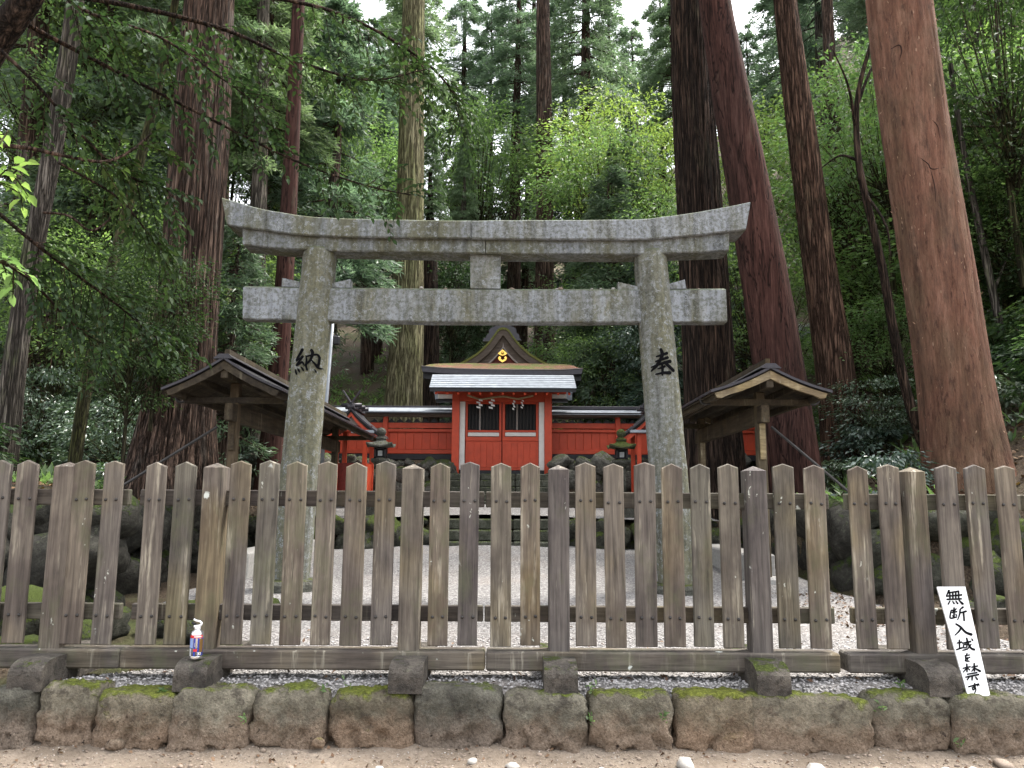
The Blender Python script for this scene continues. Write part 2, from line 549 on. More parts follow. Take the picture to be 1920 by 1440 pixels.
def m_redpeel():
    t = NT('bark_red')
    g = t.coord((5, 5, .5)); c = t.coord()
    a = t.noise(g, 1.5, 6, .7, .4)
    big = t.noise(t.coord((1, 1, .5)), 1.6, 4, .6)
    base = t.ramp(a, [(.3, (.10, .048, .032)), (.5, (.185, .092, .062)), (.7, (.285, .157, .11))])
    base = t.mix(t.step(big, .42, .68), base, t.mix(1.0, base, (.70, .86, .80), 'MULTIPLY'))
    base = t.mix(t.math('MULTIPLY', t.step(t.noise(t.coord((7, 7, 1.6)), 2.0, 4, .7), .57, .66), .8), base, (.055, .027, .019))
    fl = t.math('MULTIPLY', t.step(t.voro(t.coord((1, 1, .28)), 11), .10, .06), t.step(t.noise(c, 5, 2), .47, .52))
    base = t.mix(fl, base, (.40, .27, .19))
    fl2 = t.step(t.voro(t.coord((1, 1, .6)), 14), .06, .035)
    base = t.mix(t.math('MULTIPLY', fl2, .7), base, (.05, .025, .018))
    mo = t.noise(t.coord((1, 1, .35)), 3.4, 6, .75)
    base = t.mix(t.math('MULTIPLY', t.step(mo, .50, .66), .7), base, (.075, .048, .036))
    base = t.mix(t.math('MULTIPLY', t.step(mo, .46, .34), .4), base, (.27, .17, .12))
    base = t.mix(.55, base, t.ramp(t.noise(t.coord((16, 16, 2.2)), 2.2, 5, .75), [(.3, (.35, .35, .35)), (.7, (1.3, 1.3, 1.3))]), 'MULTIPLY')
    t.bump(t.math('ADD', a, t.math('MULTIPLY', t.noise(t.coord((2, 2, .5)), 26, 5, .75), .9)), .8, .04)
    MT['bark_red'] = t.done(base, .9, spec=.15)
m_redpeel()

def m_leaf(name, cols, trans=.35, rough=.42, spec=.35, tt=(1.3, 1.5, .85)):
    t = NT(name)
    r = t.island()
    col = t.ramp(r, [(0, cols[0]), (.5, cols[1]), (1, cols[2])])
    tint = t.ramp(t.rnd(), [(0, (.8, .85, .9)), (.5, (1, 1, 1)), (1, (1.15, 1.1, .85))])
    col = t.mix(1.0, col, tint, 'MULTIPLY')
    t.done(col, rough, spec=spec)
    tr = t.new('ShaderNodeBsdfTranslucent')
    t.l.new(t.mix(1.0, col, tt, 'MULTIPLY'), tr.inputs['Color'])
    mx = t.new('ShaderNodeMixShader')
    mx.inputs[0].default_value = trans
    t.l.new(t.b.outputs[0], mx.inputs[1]); t.l.new(tr.outputs[0], mx.inputs[2])
    t.l.new(mx.outputs[0], t.out.inputs['Surface'])
    MT[name] = t.m
m_leaf('needle_dark', ((.045, .076, .052), (.080, .124, .084), (.125, .18, .12)), .38, .5, .45, (1.15, 1.3, 1.05))
m_leaf('needle_mid', ((.095, .14, .09), (.145, .205, .13), (.21, .28, .175)), .46, .5, .5, (1.15, 1.3, 1.0))
m_leaf('leaf_dark', ((.020, .036, .016), (.034, .060, .026), (.060, .095, .040)), .34, .6, .2)
m_leaf('leaf_mid', ((.08, .13, .055), (.125, .19, .08), (.19, .265, .12)), .50, .4)
m_leaf('leaf_bright', ((.12, .17, .06), (.175, .235, .085), (.25, .31, .13)), .50, .45)
m_leaf('leaf_silver', ((.035, .065, .045), (.075, .115, .085), (.16, .21, .17)), .2, .28, .7)
m_leaf('leaf_litter', ((.035, .018, .012), (.10, .055, .032), (.19, .12, .075)), .1, .7)

plain('red_paint', (.47, .060, .024), .5, var=.14, bump=.1, scale=4)
plain('dark_red', (.14, .022, .016), .6, var=.2)
plain('white_paint', (.62, .60, .56), .6, var=.08, scale=6)
plain('black_paint_and_shade', (.018, .018, .020), .5, var=.3)  # black parts, and the strips and sheets standing in for shade at the gate
plain('soffit', (.22, .19, .17), .7)
plain('metal_dark', (.045, .042, .048), .38, .3, var=.2)
plain('gold', (.83, .52, .12), .3, 1.0, var=.1)
plain('iron', (.05, .047, .045), .5, .5, var=.25)
plain('pole_grey', (.24, .26, .285), .45, .3, var=.08)
plain('rope', (.42, .33, .20), .9, scale=60, bump=.5)
plain('paper', (.75, .74, .72), .8, var=.05)
plain('sign_white', (.80, .80, .80), .5, var=.02, bump=.02)
plain('ink', (.006, .006, .007), 1.0, var=.2, bump=.0)
MT['ink'].node_tree.nodes['Principled BSDF'].inputs['Specular IOR Level'].default_value = 0.05
plain('can_metal', (.72, .73, .75), .25, .9, var=.06, bump=0)
plain('can_red', (.62, .03, .035), .4, var=.05, bump=0)
plain('can_blue', (.025, .045, .32), .4, var=.1, bump=0)
plain('can_pale', (.25, .34, .62), .4, var=.05, bump=0)
plain('can_brown', (.16, .09, .03), .4, var=.1, bump=0)
plain('plastic_white', (.8, .8, .82), .4, var=.02, bump=0)
plain('concrete', (.30, .29, .27), .9, var=.2, bump=.4, scale=20)

def m_roofmetal():
    t = NT('roof_metal')
    c = t.coord(jitter=False)
    n = t.noise(t.coord((3, 3, 3), False), 2.2, 4, .6)
    MT['roof_metal'] = t.done(t.ramp(n, [(.3, (.24, .26, .29)), (.7, (.37, .40, .44))]), .45, .2, .5)
m_roofmetal()

def m_barkroof():
    t = NT('bark_roof')
    c = t.coord(jitter=False)
    w = t.noise(t.coord((3, 3, 40), False), 1.5, 4, .6)
    f = t.noise(c, 40, 4, .7)
    base = t.ramp(w, [(.3, (.045, .034, .026)), (.7, (.115, .092, .074))])
    t.bump(t.math('ADD', w, f), .6, .02)
    MT['bark_roof'] = t.done(base, .9)
    t = NT('moss_roof')
    c = t.coord(jitter=False)
    a = t.noise(c, 2.4, 5, .7); f = t.noise(c, 26, 5, .75)
    g = t.ramp(f, [(.3, (.05, .053, .014)), (.55, (.115, .12, .03)), (.75, (.22, .22, .065))])
    r = t.ramp(f, [(.3, (.07, .03, .02)), (.55, (.19, .095, .06)), (.75, (.30, .18, .12))])
    t.bump(f, .8, .04)
    MT['moss_roof'] = t.done(g, .95)
    t = NT('needle_roof')
    c = t.coord(jitter=False)
    a = t.noise(c, 2.0, 5, .7); f = t.noise(c, 26, 5, .75)
    g = t.ramp(f, [(.3, (.045, .055, .015)), (.55, (.10, .12, .03)), (.75, (.19, .205, .06))])
    r = t.ramp(f, [(.3, (.07, .03, .02)), (.55, (.20, .10, .065)), (.75, (.32, .20, .14))])
    t.bump(f, .8, .04)
    MT['needle_roof'] = t.done(t.mix(t.step(a, .45, .58), r, g), .95)
m_barkroof()
# ------------------------------------------------------------------ terrain
def WZ(u, v, z):
    a, b = (u - 960) / 1490.0, (720 - v) / 1490.0
    d = _r * a + _u * b + _f
    t = (z - CAMZ) / d.z
    return Vector((d.x * t, d.y * t, z))

def sm(a, b, x):
    t = np.clip((np.asarray(x, float) - a) / (b - a), 0, 1)
    return t * t * (3 - 2 * t)

AX = -0.34                       # axis of the shrine
def vnoise(x, y, s, seed=0.0):
    return mnoise.noise(Vector((x * s + seed, y * s - seed, seed * 1.7)))

def court_z(x, y):
    return .30 + .030 * max(0, y - 5.4) + .16 * math.exp(-((x - AX) / 2.2) ** 2) * float(sm(11.0, 14.6, y))

def hill(x, y):
    dx = x - AX
    court = .30 + .030 * max(0, y - 5.4)
    z = court - .10
    ter = 1.20 + .06 * (y - 15.6)
    z = z + (ter - .06 - z) * float(sm(15.45, 15.75, y))
    z = z + (2.22 - z) * float(sm(20.1, 20.4, y))
    zb = z
    bank = 1.50 + (.10 * max(0, -dx - 5) if dx < 0 else .62 * max(0, dx - 6.6) ** 1.05)
    bank = max(bank, zb + .0)
    side = float(sm(4.75, 5.15, abs(dx)))
    fy = float(sm(8.45, 8.9, y)) if dx < 0 else float(sm(10.0, 10.4, y))
    z = z + (bank - z) * side * fy
    if side > .3 and fy < .5: z += .06
    back = max(0, y - 24.5)
    z += .30 * back ** 1.08 + (.05 * max(0, dx - 8) * min(1, back / 10))
    n = .5 * vnoise(x, y, .16, 3.1) * min(1, back / 6 + .2) + .12 * vnoise(x, y, .7, 5.2) * (side * fy + min(1, back / 3)) * .8
    n += .03 * vnoise(x, y, 2.4, 9.9)
    return z + n

def grid_mesh(name, xs, ys, fn, mat, smooth=True):
    nx, ny = len(xs), len(ys)
    V = np.empty((nx * ny, 3), np.float32)
    k = 0
    for y in ys:
        for x in xs:
            V[k] = (x, y, fn(x, y)); k += 1
    i = np.arange(nx - 1)[None, :] + nx * np.arange(ny - 1)[:, None]
    i = i.ravel()
    Fc = np.stack([i, i + 1, i + 1 + nx, i + nx], 1)
    return npmesh(name, V, Fc, mat, smooth)

xs = np.concatenate([np.linspace(-75, -16, 24)[:-1], np.linspace(-16, 16, 129), np.linspace(16, 75, 24)[1:]])
ys = np.concatenate([np.linspace(5.42, 24, 95)[:-1], np.linspace(24, 104, 90)])
tag(link('hillside', grid_mesh('hillside', xs, ys, hill, MT['forest_floor'])), 'leaf-littered forest floor rising into a wooded hillside', None, None, 'structure')

def path_z(x, y):
    r = -.035 + .035 * float(sm(5.0, 5.3, y)) ** 1.6
    return r + .022 * vnoise(x, y, 3.0, 2.0) + .012 * vnoise(x, y, 11, 4.0) + .004 * vnoise(x, y, 33, 6.0)
xs = np.concatenate([np.linspace(-80, -6, 20)[:-1], np.linspace(-6, 6, 260), np.linspace(6, 80, 20)[1:]])
ys = np.concatenate([np.linspace(-60, 2, 18)[:-1], np.linspace(2, 4.4, 14)[:-1], np.linspace(4.4, 5.55, 40)])
tag(link('dirt_path', grid_mesh('dirt_path', xs, ys, path_z, MT['dirt'])), 'pale brown dirt path in front of the stone kerb', None, None, 'structure')

def gravel_z(x, y):
    e = min(x - (-4.1 + 1.75 * float(sm(9.5, 6.2, y)) - .9 * float(sm(6.3, 5.6, y))), 4.35 + .5 * float(sm(8, 6, y)) - x) + .35 * vnoise(x, y, 1.1, 7.7)
    return court_z(x, y) - .12 + .14 * float(sm(-.2, .45, e)) + .012 * vnoise(x, y, 2.5, 3.3) - .09 * float(sm(5.53 + .04 * vnoise(x, y, 3.0, 2.2), 5.40, y))
xs = np.linspace(-5.0, 6.2, 150); ys = np.linspace(5.36, 15.6, 130)
tag(link('gravel_court', grid_mesh('gravel_court', xs, ys, gravel_z, MT['gravel'])), 'pale pinkish grey gravel forecourt under the stone gate', None, None, 'structure')
def ter_z(x, y):
    return 1.20 + .06 * (y - 15.6) + .10 * math.exp(-((x - AX) / 2.0) ** 2) + .01 * vnoise(x, y, 2.5, 1.3)
xs = np.linspace(AX - 4.4, AX + 4.4, 60); ys = np.linspace(15.62, 20.3, 40)
tag(link('gravel_terrace', grid_mesh('gravel_terrace', xs, ys, ter_z, MT['gravel'])), 'gravel terrace between the two flights of steps', None, None, 'structure')

# ------------------------------------------------------------------ rocks
import bmesh
_ico = {}
def ico(sub):
    if sub not in _ico:
        bm = bmesh.new()
        bmesh.ops.create_icosphere(bm, subdivisions=sub, radius=1.0)
        V = np.array([v.co[:] for v in bm.verts]); Fc = np.array([[v.index for v in f.verts] for f in bm.faces])
        bm.free()
        _ico[sub] = (V, Fc)
    return _ico[sub]

def rock_mesh(name, seed, sub, expo, size, amp, mat, pits=0.0, rough=.0):
    V, Fc = ico(sub)
    r = (np.abs(V) ** expo).sum(1) ** (-1 / expo)
    P = V * r[:, None] * (np.array(size) / 2)
    out = np.empty_like(P)
    S = min(size)
    for i, p in enumerate(P):
        q = Vector(p)
        o = Vector((seed * 13.7, seed * 7.1, seed * 3.3))
        d = mnoise.fractal(q * (1.6 / S) + o, 1.0, 2.1, 4) * amp
        if pits:
            vd = mnoise.voronoi(q * (2.6 / S) + o)[0]
            d += (vd[1] - vd[0]) * amp * 1.1 - amp * .4
        if rough: d += mnoise.fractal(q * (9.0 / S) + o, .8, 2.1, 3) * rough
        if pits:
            w = mnoise.noise(q * (5.5 / S) + o * 2)
            lo = max(0.0, min(1.0, .5 - p[2] / size[2] * 1.6))
            if w > .18: d -= pits * min(1, (w - .18) * 7) * lo
        n = V[i]
        out[i] = p + n * d
    return npmesh(name, out, Fc, mat, True)

# kerb: one row of rough stones along the path
kerb = thing('stone_kerb', (0, 5.2, 0), 'row of rough mossy stones edging the dirt path below the picket fence', 'stone kerb')
KU = [(-70, 58, 0), (55, 174, .02), (160, 322, .0), (305, 464, .01), (458, 612, .0), (608, 780, .0), (770, 944, .015), (940, 1108, -.01), (1104, 1270, .0), (1268, 1425, .0), (1400, 1650, -.02), (1640, 1802, .0), (1786, 1960, .0)]
rk = random.Random(4)
for i, (u0, u1, dz) in enumerate(KU):
    a, b = W(u0, 1350, 5.2), W(u1, 1350, 5.2)
    w = (b.x - a.x) * .985
    h = .56 + rk.uniform(-.02, .03)
    me = rock_mesh('kerb_stone', i + 1.5, 5, rk.uniform(6, 10), (w, .50, h), .019, MT['kerb_stone'], .072, .017)
    o = link('stone', me, kerb, ((a.x + b.x) / 2, 5.47 + rk.uniform(-.03, .03), .315 + dz - h / 2))
    o.rotation_euler = (math.radians(rk.uniform(-9, -3)), math.radians(rk.uniform(-3.5, 3.5)), math.radians(rk.uniform(-4, 4)))
for (u, v, s) in ((590, 1392, .06), (200, 1416, .08)):
    p = W(u, v, 5.1)
    o = link('stone', rock_mesh('chock_stone', u * .37, 3, 2.6, (s * 1.4, s, s * .9), s * .12, MT['kerb_stone']), kerb, (p.x, 5.20, max(.015, p.z - .03)))

# small loose stones on the path: one stuff mesh plus the ones large enough to pick out
rp = random.Random(9)
pm = [rock_mesh('pebble', 40 + k, 2, 2.6, (1, .8, .55), .16, MT['concrete']) for k in range(4)]
plain('pebble_pale', (.36, .34, .31), .85, var=.2)
plain('pebble_brown', (.24, .19, .15), .9, var=.25)
pm2 = []
for k in range(4):
    m = pm[k].copy(); m.materials.clear(); m.materials.append(MT['pebble_pale']); pm2.append(m)
    m = pm[k].copy(); m.materials.clear(); m.materials.append(MT['pebble_brown']); pm2.append(m)
big = [(960, 1424, .10, 0), (712, 1420, .05, 0), (885, 1417, .07, 0), (1285, 1424, .13, 0), (1530, 1432, .14, 0), (1225, 1436, .09, 0), (545, 1428, .06, 1), (420, 1430, .05, 0), (275, 1432, .04, 0), (60, 1425, .05, 1),
       (1030, 1434, .05, 1), (1130, 1428, .06, 0), (1640, 1436, .08, 1), (1830, 1432, .09, 0), (1880, 1420, .12, 1), (1770, 1428, .06, 0), (640, 1436, .05, 0), (340, 1420, .04, 1), (160, 1434, .05, 0), (790, 1436, .05, 1)]
for (u, v, s, br) in big:
    p = WZ(u, v, .02)
    if p.y > 5.12: p.y = 5.12
    o = link('loose_stone', pm2[rp.randrange(4) * 2 + br], None, (p.x, p.y, path_z(p.x, p.y) + s * .12))
    o.scale = (s, s * rp.uniform(.8, 1.1), s * rp.uniform(.7, 1)); o.rotation_euler = (rp.uniform(-.2, .2), rp.uniform(-.2, .2), rp.uniform(0, 6.28))
    wh = next(w_ for lim, w_ in ((200, 'near the shaded end of the kerb'), (480, 'below the spray can'), (680, 'below the pillar beside the long shelter'), (900, 'below the gate doors'), (1150, 'below the middle fence post'), (1400, 'below the pillar beside the short shelter'), (1650, 'below the gap in the fence'), (9999, 'below the white sign')) if u < lim)
    tag(o, ('small ' if s < .06 else 'large ' if s > .095 else '') + ('brown' if br else 'pale') + ' loose stone on the dirt path ' + wh, 'stone', 'loose stones on the path')
V, Fc = ico(1)
PV, PF = [], []
for k in range(2600):
    x, y = rp.uniform(-4.5, 4.5), rp.triangular(4.2, 5.3, 5.15)
    s = rp.uniform(.003, .011) * (1.8 if rp.random() < .08 else 1)
    q = V * np.array([s, s * rp.uniform(.6, 1), s * rp.uniform(.4, .8)])
    PF.append(Fc + len(PV) * len(V)); PV.append(q + np.array([x, y, path_z(x, y) + s * .2]))
tag(link('path_grit', npmesh('path_grit', np.vstack(PV), np.vstack(PF), MT['pebble_brown'], True)), 'fine brown grit and crumbs of stone scattered over the dirt path', None, None, 'stuff')
PV, PF = [], []
for k in range(9000):
    x, y = rp.uniform(-4.6, 4.8), 5.45 + 1.6 * rp.random() ** 1.7
    s = rp.uniform(.006, .013)
    z = gravel_z(x, y)
    if z < hill(x, y) + .005 and y > 5.45: continue
    q = V * np.array([s, s * rp.uniform(.6, 1), s * rp.uniform(.5, .8)])
    PF.append(Fc + len(PV) * len(V)); PV.append(q + np.array([x, y, z + s * .3]))
plain('gravel_grain', (.40, .38, .37), .9, var=.3, scale=30, bump=0)
tag(link('gravel', npmesh('gravel', np.vstack(PV), np.vstack(PF), MT['gravel_grain'], False)), 'loose pale gravel grains on the forecourt behind the fence', None, None, 'stuff')

# dead leaves blown against the kerb and the fence
def litter(name, n, place, size, mat, label, seed):
    r = np.random.RandomState(seed)
    P = np.array([place(r) for _ in range(n)])
    n = len(P)
    L = r.uniform(.6, 1.2, n) * size
    a = r.uniform(0, 6.28, n); ti = r.normal(0, .35, (n, 2))
    d = np.stack([np.cos(a), np.sin(a), ti[:, 0]], 1); e = np.stack([-np.sin(a), np.cos(a), ti[:, 1]], 1)
    A = P - d * L[:, None] / 2; B = P + e * (L * .28)[:, None] + np.array([0, 0, .01]) * 1; C = P + d * L[:, None] / 2; D = P - e * (L * .28)[:, None]
    Vv = np.stack([A, B, C, D], 1).reshape(-1, 3)
    Fq = np.arange(n * 4).reshape(-1, 4)
    return tag(link(name, npmesh(name, Vv, Fq, MT[mat])), label, None, None, 'stuff')
def pl1(r):
    x, y = r.uniform(-4.2, 4.6), 5.5 + r.exponential(1.1)
    y = min(y, 14.8)
    return (x, y, max(gravel_z(x, y), hill(x, y)) + .012)
litter('fallen_leaves', 420, pl1, .045, 'leaf_litter', 'brown dead leaves scattered over the gravel forecourt', 3)
def pl3(r):
    x, y = r.uniform(-4.4, 4.4), 5.28 - abs(r.normal(0, .28))
    return (x, y, path_z(x, y) + .008)
litter('path_litter', 260, pl3, .03, 'leaf_litter', 'tiny dead leaves and bark crumbs along the foot of the kerb', 8)
def pl4(r):
    x, y = 3.1 + abs(r.normal(0, 1.0)), r.uniform(5.6, 9.8)
    return (x, y, max(gravel_z(x, y), hill(x, y)) + .014)
litter('leaf_drift', 900, pl4, .05, 'leaf_litter', 'drift of brown leaves where the gravel meets the boulder wall', 9)
def pl2(r):
    if r.rand() < .6: x, y = r.uniform(5, 14), r.uniform(10.4, 22)
    else: x, y = r.uniform(-14, -5), r.uniform(10.2, 24)
    return (x, y, hill(x, y) + .02)
litter('forest_litter', 9000, pl2, .11, 'leaf_litter', 'brown leaf litter and twigs covering the wooded banks', 4)

# ------------------------------------------------------------------ dry stone retaining walls
ROCKS = {}
for mk in ('wall_stone', 'shade_stone', 'upper_stone'):
    ROCKS[mk] = [rock_mesh('field_stone', 60 + k * 3.3, 3, 2.9 + .5 * (k % 3), (1, .9, .85), .17, MT[mk], 0, .03) for k in range(7)]
def rock_wall(root, p0, p1, h0, h1, size, mat, seed, jit=.12):
    r = random.Random(seed)
    p0, p1 = Vector((p0[0], p0[1], 0)), Vector((p1[0], p1[1], 0))
    d = p1 - p0; L = d.length; d.normalize()
    an = math.atan2(d.y, d.x)
    # larger stones first, smaller ones packed into the gaps
    placed = []
    for (sc_, tries) in ((1.35, 80), (1.0, 220), (.7, 400), (.45, 400)):
        for _ in range(int(tries * L / 5)):
            w = size * sc_ * r.uniform(.85, 1.2)
            s = r.uniform(0, L); zz = r.uniform(h0 + w * .2, h1 - w * .22)
            if any(math.hypot((s - a_) * .86, zz - b_) < (w + c_) * .36 for a_, b_, c_ in placed): continue
            placed.append((s, zz, w))
            c = p0 + d * s
            nrm = Vector((d.y, -d.x, 0))
            q = c - nrm * ((zz - h0) * .12) + nrm * (r.uniform(-jit, jit) * .5 - (.12 if sc_ < .8 else 0))
            o = link('stone', r.choice(ROCKS[mat]), root, (q.x, q.y, zz))
            o.scale = (w * r.uniform(1.0, 1.35), w * 1.15, w * r.uniform(.8, 1.05))
            o.rotation_euler = (r.uniform(-.5, .5), r.uniform(-.6, .6), an + r.uniform(-.5, .5))
rw = thing('retaining_wall', (7.2, 10.2, .3), 'mossy boulder retaining wall behind the fence under the red-barked tree', 'stone wall')
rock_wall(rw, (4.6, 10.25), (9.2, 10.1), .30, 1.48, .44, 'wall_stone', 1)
rw = thing('retaining_wall', (4.9, 12.6, .3), 'rough stone bank wall running back beside the shelter with brightly lit gable boards', 'stone wall')
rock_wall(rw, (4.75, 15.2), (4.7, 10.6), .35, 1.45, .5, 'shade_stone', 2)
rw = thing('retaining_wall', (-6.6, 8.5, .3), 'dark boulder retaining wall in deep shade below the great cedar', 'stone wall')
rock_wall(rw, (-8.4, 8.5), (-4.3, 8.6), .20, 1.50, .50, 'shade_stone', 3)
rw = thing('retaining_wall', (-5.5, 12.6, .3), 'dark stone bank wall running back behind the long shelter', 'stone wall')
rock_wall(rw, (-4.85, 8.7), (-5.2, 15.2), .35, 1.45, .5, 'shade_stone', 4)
rw = thing('terrace_wall', (AX - 3, 15.6, .5), 'mossy stone wall of the lower terrace beside the spray can side of the steps', 'stone wall')
rock_wall(rw, (AX - 4.9, 15.55), (AX - 1.15, 15.5), .50, 1.20, .40, 'wall_stone', 5)
rw = thing('terrace_wall', (AX + 3, 15.6, .5), 'mossy stone wall of the lower terrace on the white sign side of the steps', 'stone wall')
rock_wall(rw, (AX + 1.15, 15.5), (AX + 4.9, 15.55), .50, 1.20, .40, 'wall_stone', 6)
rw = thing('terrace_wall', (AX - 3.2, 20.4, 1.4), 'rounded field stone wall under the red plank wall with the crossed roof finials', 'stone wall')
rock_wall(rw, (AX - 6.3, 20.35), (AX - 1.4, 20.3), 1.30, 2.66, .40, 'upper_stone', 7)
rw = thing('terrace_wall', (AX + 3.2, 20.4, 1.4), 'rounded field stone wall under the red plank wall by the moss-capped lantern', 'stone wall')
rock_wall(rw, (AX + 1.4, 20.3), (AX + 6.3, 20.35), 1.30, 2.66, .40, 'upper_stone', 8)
# low mossy boulders lying by the fence
for (x, y, s, lb) in ((-3.55, 6.75, .5, 'low mossy boulder behind the fence near the kerb end'), (-2.75, 7.2, .42, 'flat mossy boulder behind the fence above the spray can'), (-4.5, 7.5, .8, 'large mossy boulder half hidden by the outermost pickets'),
                      (-2.2, 6.5, .3, 'small rounded stone on gravel edge near the spray can'), (-3.2, 8.2, .45, 'shaded boulder before the long shelter'), (4.0, 8.0, .38, 'pale mossy stone at the gravel edge by the fence gap'),
                      (4.7, 8.6, .42, 'green mossy stone in front of the boulder retaining wall'), (-1.55, 6.25, .26, 'flat grey stone lying in gravel just behind the base beam'), (5.4, 9.2, .4, 'rounded stone at foot of the boulder wall behind the sign'), (-3.9, 6.5, .42, 'grey boulder seen low between the end section and middle section pickets'), (-4.9, 6.6, .5, 'grey boulder behind the lowest end pickets'), (-3.1, 7.6, .55, 'broad boulder behind the pickets left of the spray can'), (-2.5, 8.4, .4, 'rounded boulder at the foot of long shelter'), (-3.6, 7.3, .5, 'mossy boulder below the shaded wall corner'), (-5.4, 7.6, .7, 'big dark boulder under the shaded wall at the picture edge')):
    o = link('boulder', ROCKS['wall_stone'][int(abs(x * 7)) % 7], None, (x, y, hill(x, y) + s * .2))
    o.scale = (s, s * .8, s * .62); o.rotation_euler = (0, 0, x * 3)
    tag(o, lb, 'boulder')

# ------------------------------------------------------------------ stone steps
def steps(loc, label, n, x0, x1, y0, z0, run, rise, mat):
    t = thing('stone_steps', loc, label, 'steps')
    for k in range(n):
        nb = 3
        for j in range(nb):
            a = x0 + (x1 - x0) * j / nb; b = x0 + (x1 - x0) * (j + 1) / nb
            m = MB().box(((a + b) / 2, y0 + run * (k + .5) + .1, z0 + rise * (k + .5)), (b - a - .015, run + .2, rise - .006), .02)
            m.build('step', MT[mat], t)
    return t
steps((AX, 15.0, .6), 'dark mossy stone steps rising from gravel forecourt to terrace', 3, AX - 1.12, AX + 1.12, 14.72, .62, .30, .20, 'step_stone')
steps((AX, 19.4, 1.4), 'upper flight of mossy stone steps below the red gate doors', 5, AX - 1.32, AX + 1.32, 18.9, 1.40, .30, .172, 'step_stone')
# ------------------------------------------------------------------ picket fence
YS, YP, YR = 5.60, 5.66, 5.665       # slat front, post centre, rail front
ZB = .545
def slat_mesh(w, h, d, peak):
    P = [(-w / 2, 0), (w / 2, 0), (w / 2, h - peak), (0, h), (-w / 2, h - peak)]
    m = MB()
    b = .006
    n = len(P)
    C = (0, h / 2)
    inn = [(p[0] * (1 - 2 * b / w), C[1] + (p[1] - C[1]) * (1 - 2 * b / h)) for p in P]
    vs = [(x, 0, z) for x, z in inn] + [(x, b, z) for x, z in P] + [(x, d - b, z) for x, z in P] + [(x, d, z) for x, z in inn]
    fs = [tuple(range(n)), tuple(range(4 * n - 1, 3 * n - 1, -1))]
    for L in range(3):
        for i in range(n):
            j = (i + 1) % n
            fs.append((L * n + i, (L + 1) * n + i, (L + 1) * n + j, L * n + j))
    m.add(vs, fs)
    return m.mesh('slat', MT['fence_wood'])
SLATS = [slat_mesh(w, 1.245 + dh, .035, pk) for w, dh, pk in ((.142, 0, .028), (.147, .006, .024), (.136, -.006, .031), (.140, .003, .026), (.145, -.003, .033), (.133, .0, .022))]
bolt_me = MB().lathe([(.011, -.001), (.011, .004), (.008, .009), (.003, .011)], 8).mesh('bolt', MT['iron'], True)
def post_mesh():
    w, h = .143, 1.262
    m = MB()
    b = .008
    ring = lambda s, z: [(-s, -s + b, z), (-s + b, -s, z), (s - b, -s, z), (s, -s + b, z), (s, s - b, z), (s - b, s, z), (-s + b, s, z), (-s, s - b, z)]
    s = w / 2
    V = ring(s, 0) + ring(s, h - .035) + ring(s - .012, h - .028) + [(0, 0, h)]
    Fs = [tuple(range(8))[::-1]]
    for L in range(2):
        Fs += [(L * 8 + i, L * 8 + (i + 1) % 8, (L + 1) * 8 + (i + 1) % 8, (L + 1) * 8 + i) for i in range(8)]
    Fs += [(16 + i, 16 + (i + 1) % 8, 24) for i in range(8)]
    m.add(V, Fs)
    return m.mesh('post', MT['fence_wood'])
POST = post_mesh()
def sleeper_mesh(L):
    """cross sleeper with a rounded nose towards the path; origin at its front bottom."""
    h, w = .185, .215
    prof = [(0, 0), (L, 0), (L, h), (.15, h)] + [(.15 - .15 * math.sin(a), h - .085 * (1 - math.cos(a))) for a in (.35, .7, 1.0, 1.3, 1.57)]
    m = MB()
    n = len(prof)
    b = .008
    vs = [(-w / 2, y, z) for y, z in prof] + [(w / 2, y, z) for y, z in prof]
    fs = [tuple(range(n)), tuple(range(2 * n - 1, n - 1, -1))] + [(i, i + n, (i + 1) % n + n, (i + 1) % n) for i in range(n)]
    m.add(vs, fs)
    return m.mesh('sleeper', MT['sleeper'])
m_stone('sleeper', ((.05, .046, .042), (.125, .11, .094), (.21, .185, .155)), (.07, .09, .02), .12, 2.2, True)
SLEEP = sleeper_mesh(.85)

rf = random.Random(21)
def fence_section(label, us, posts, rails, beams, sleepers, group='picket fence sections'):
    cx = W(sum(us) / len(us), 1220, YS).x
    t = thing('picket_fence', (cx, YS, .39), label, 'fence', group)
    for u in us:
        x = W(u, 885, YS).x
        s = link('slat', rf.choice(SLATS), t, (x, YS - .004, ZB + rf.uniform(-.006, .006)))
        s.rotation_euler = (0, math.radians(rf.uniform(-.35, .35)), math.radians(rf.uniform(-.8, .8)))
        for z in (1.52 - ZB, .735 - ZB):
            for dx in (-.037, .037):
                bo = link('bolt', bolt_me)
                bo.parent = s
                bo.location = (dx + rf.uniform(-.004, .004), 0, z + rf.uniform(-.004, .004))
                bo.rotation_euler = (math.pi / 2, 0, 0)
    for u in posts:
        x = W(u, 885, YP - .07).x
        link('post', POST, t, (x, YP, ZB - .03))
    for (u0, u1) in rails:
        for (z, h) in ((1.532, .112), (.75, .108)):
            x0, x1 = W(u0, 930, YR).x, W(u1, 930, YR).x
            MB().box(((x0 + x1) / 2, YR + .03, z), (x1 - x0, .055, h), .006).build('rail', MT['fence_rail'], t, ((x0 + x1) / 2, YR + .03, z))
    for (u0, u1) in beams:
        x0, x1 = W(u0, 1240, YS - .03).x, W(u1, 1240, YS - .03).x
        MB().box(((x0 + x1) / 2, YS + .06, .452), (x1 - x0, .18, .127), .012).build('base_beam', MT['fence_rail'], t, ((x0 + x1) / 2, YS + .06, .452))
    for (u, dy) in sleepers:
        x = W(u, 1272, 5.30).x
        o = link('sleeper', SLEEP, t, (x, 5.28 + dy, .305))
        o.rotation_euler = (math.radians(-.5), 0, math.radians(rf.uniform(-1.5, 1.5)))
    return t
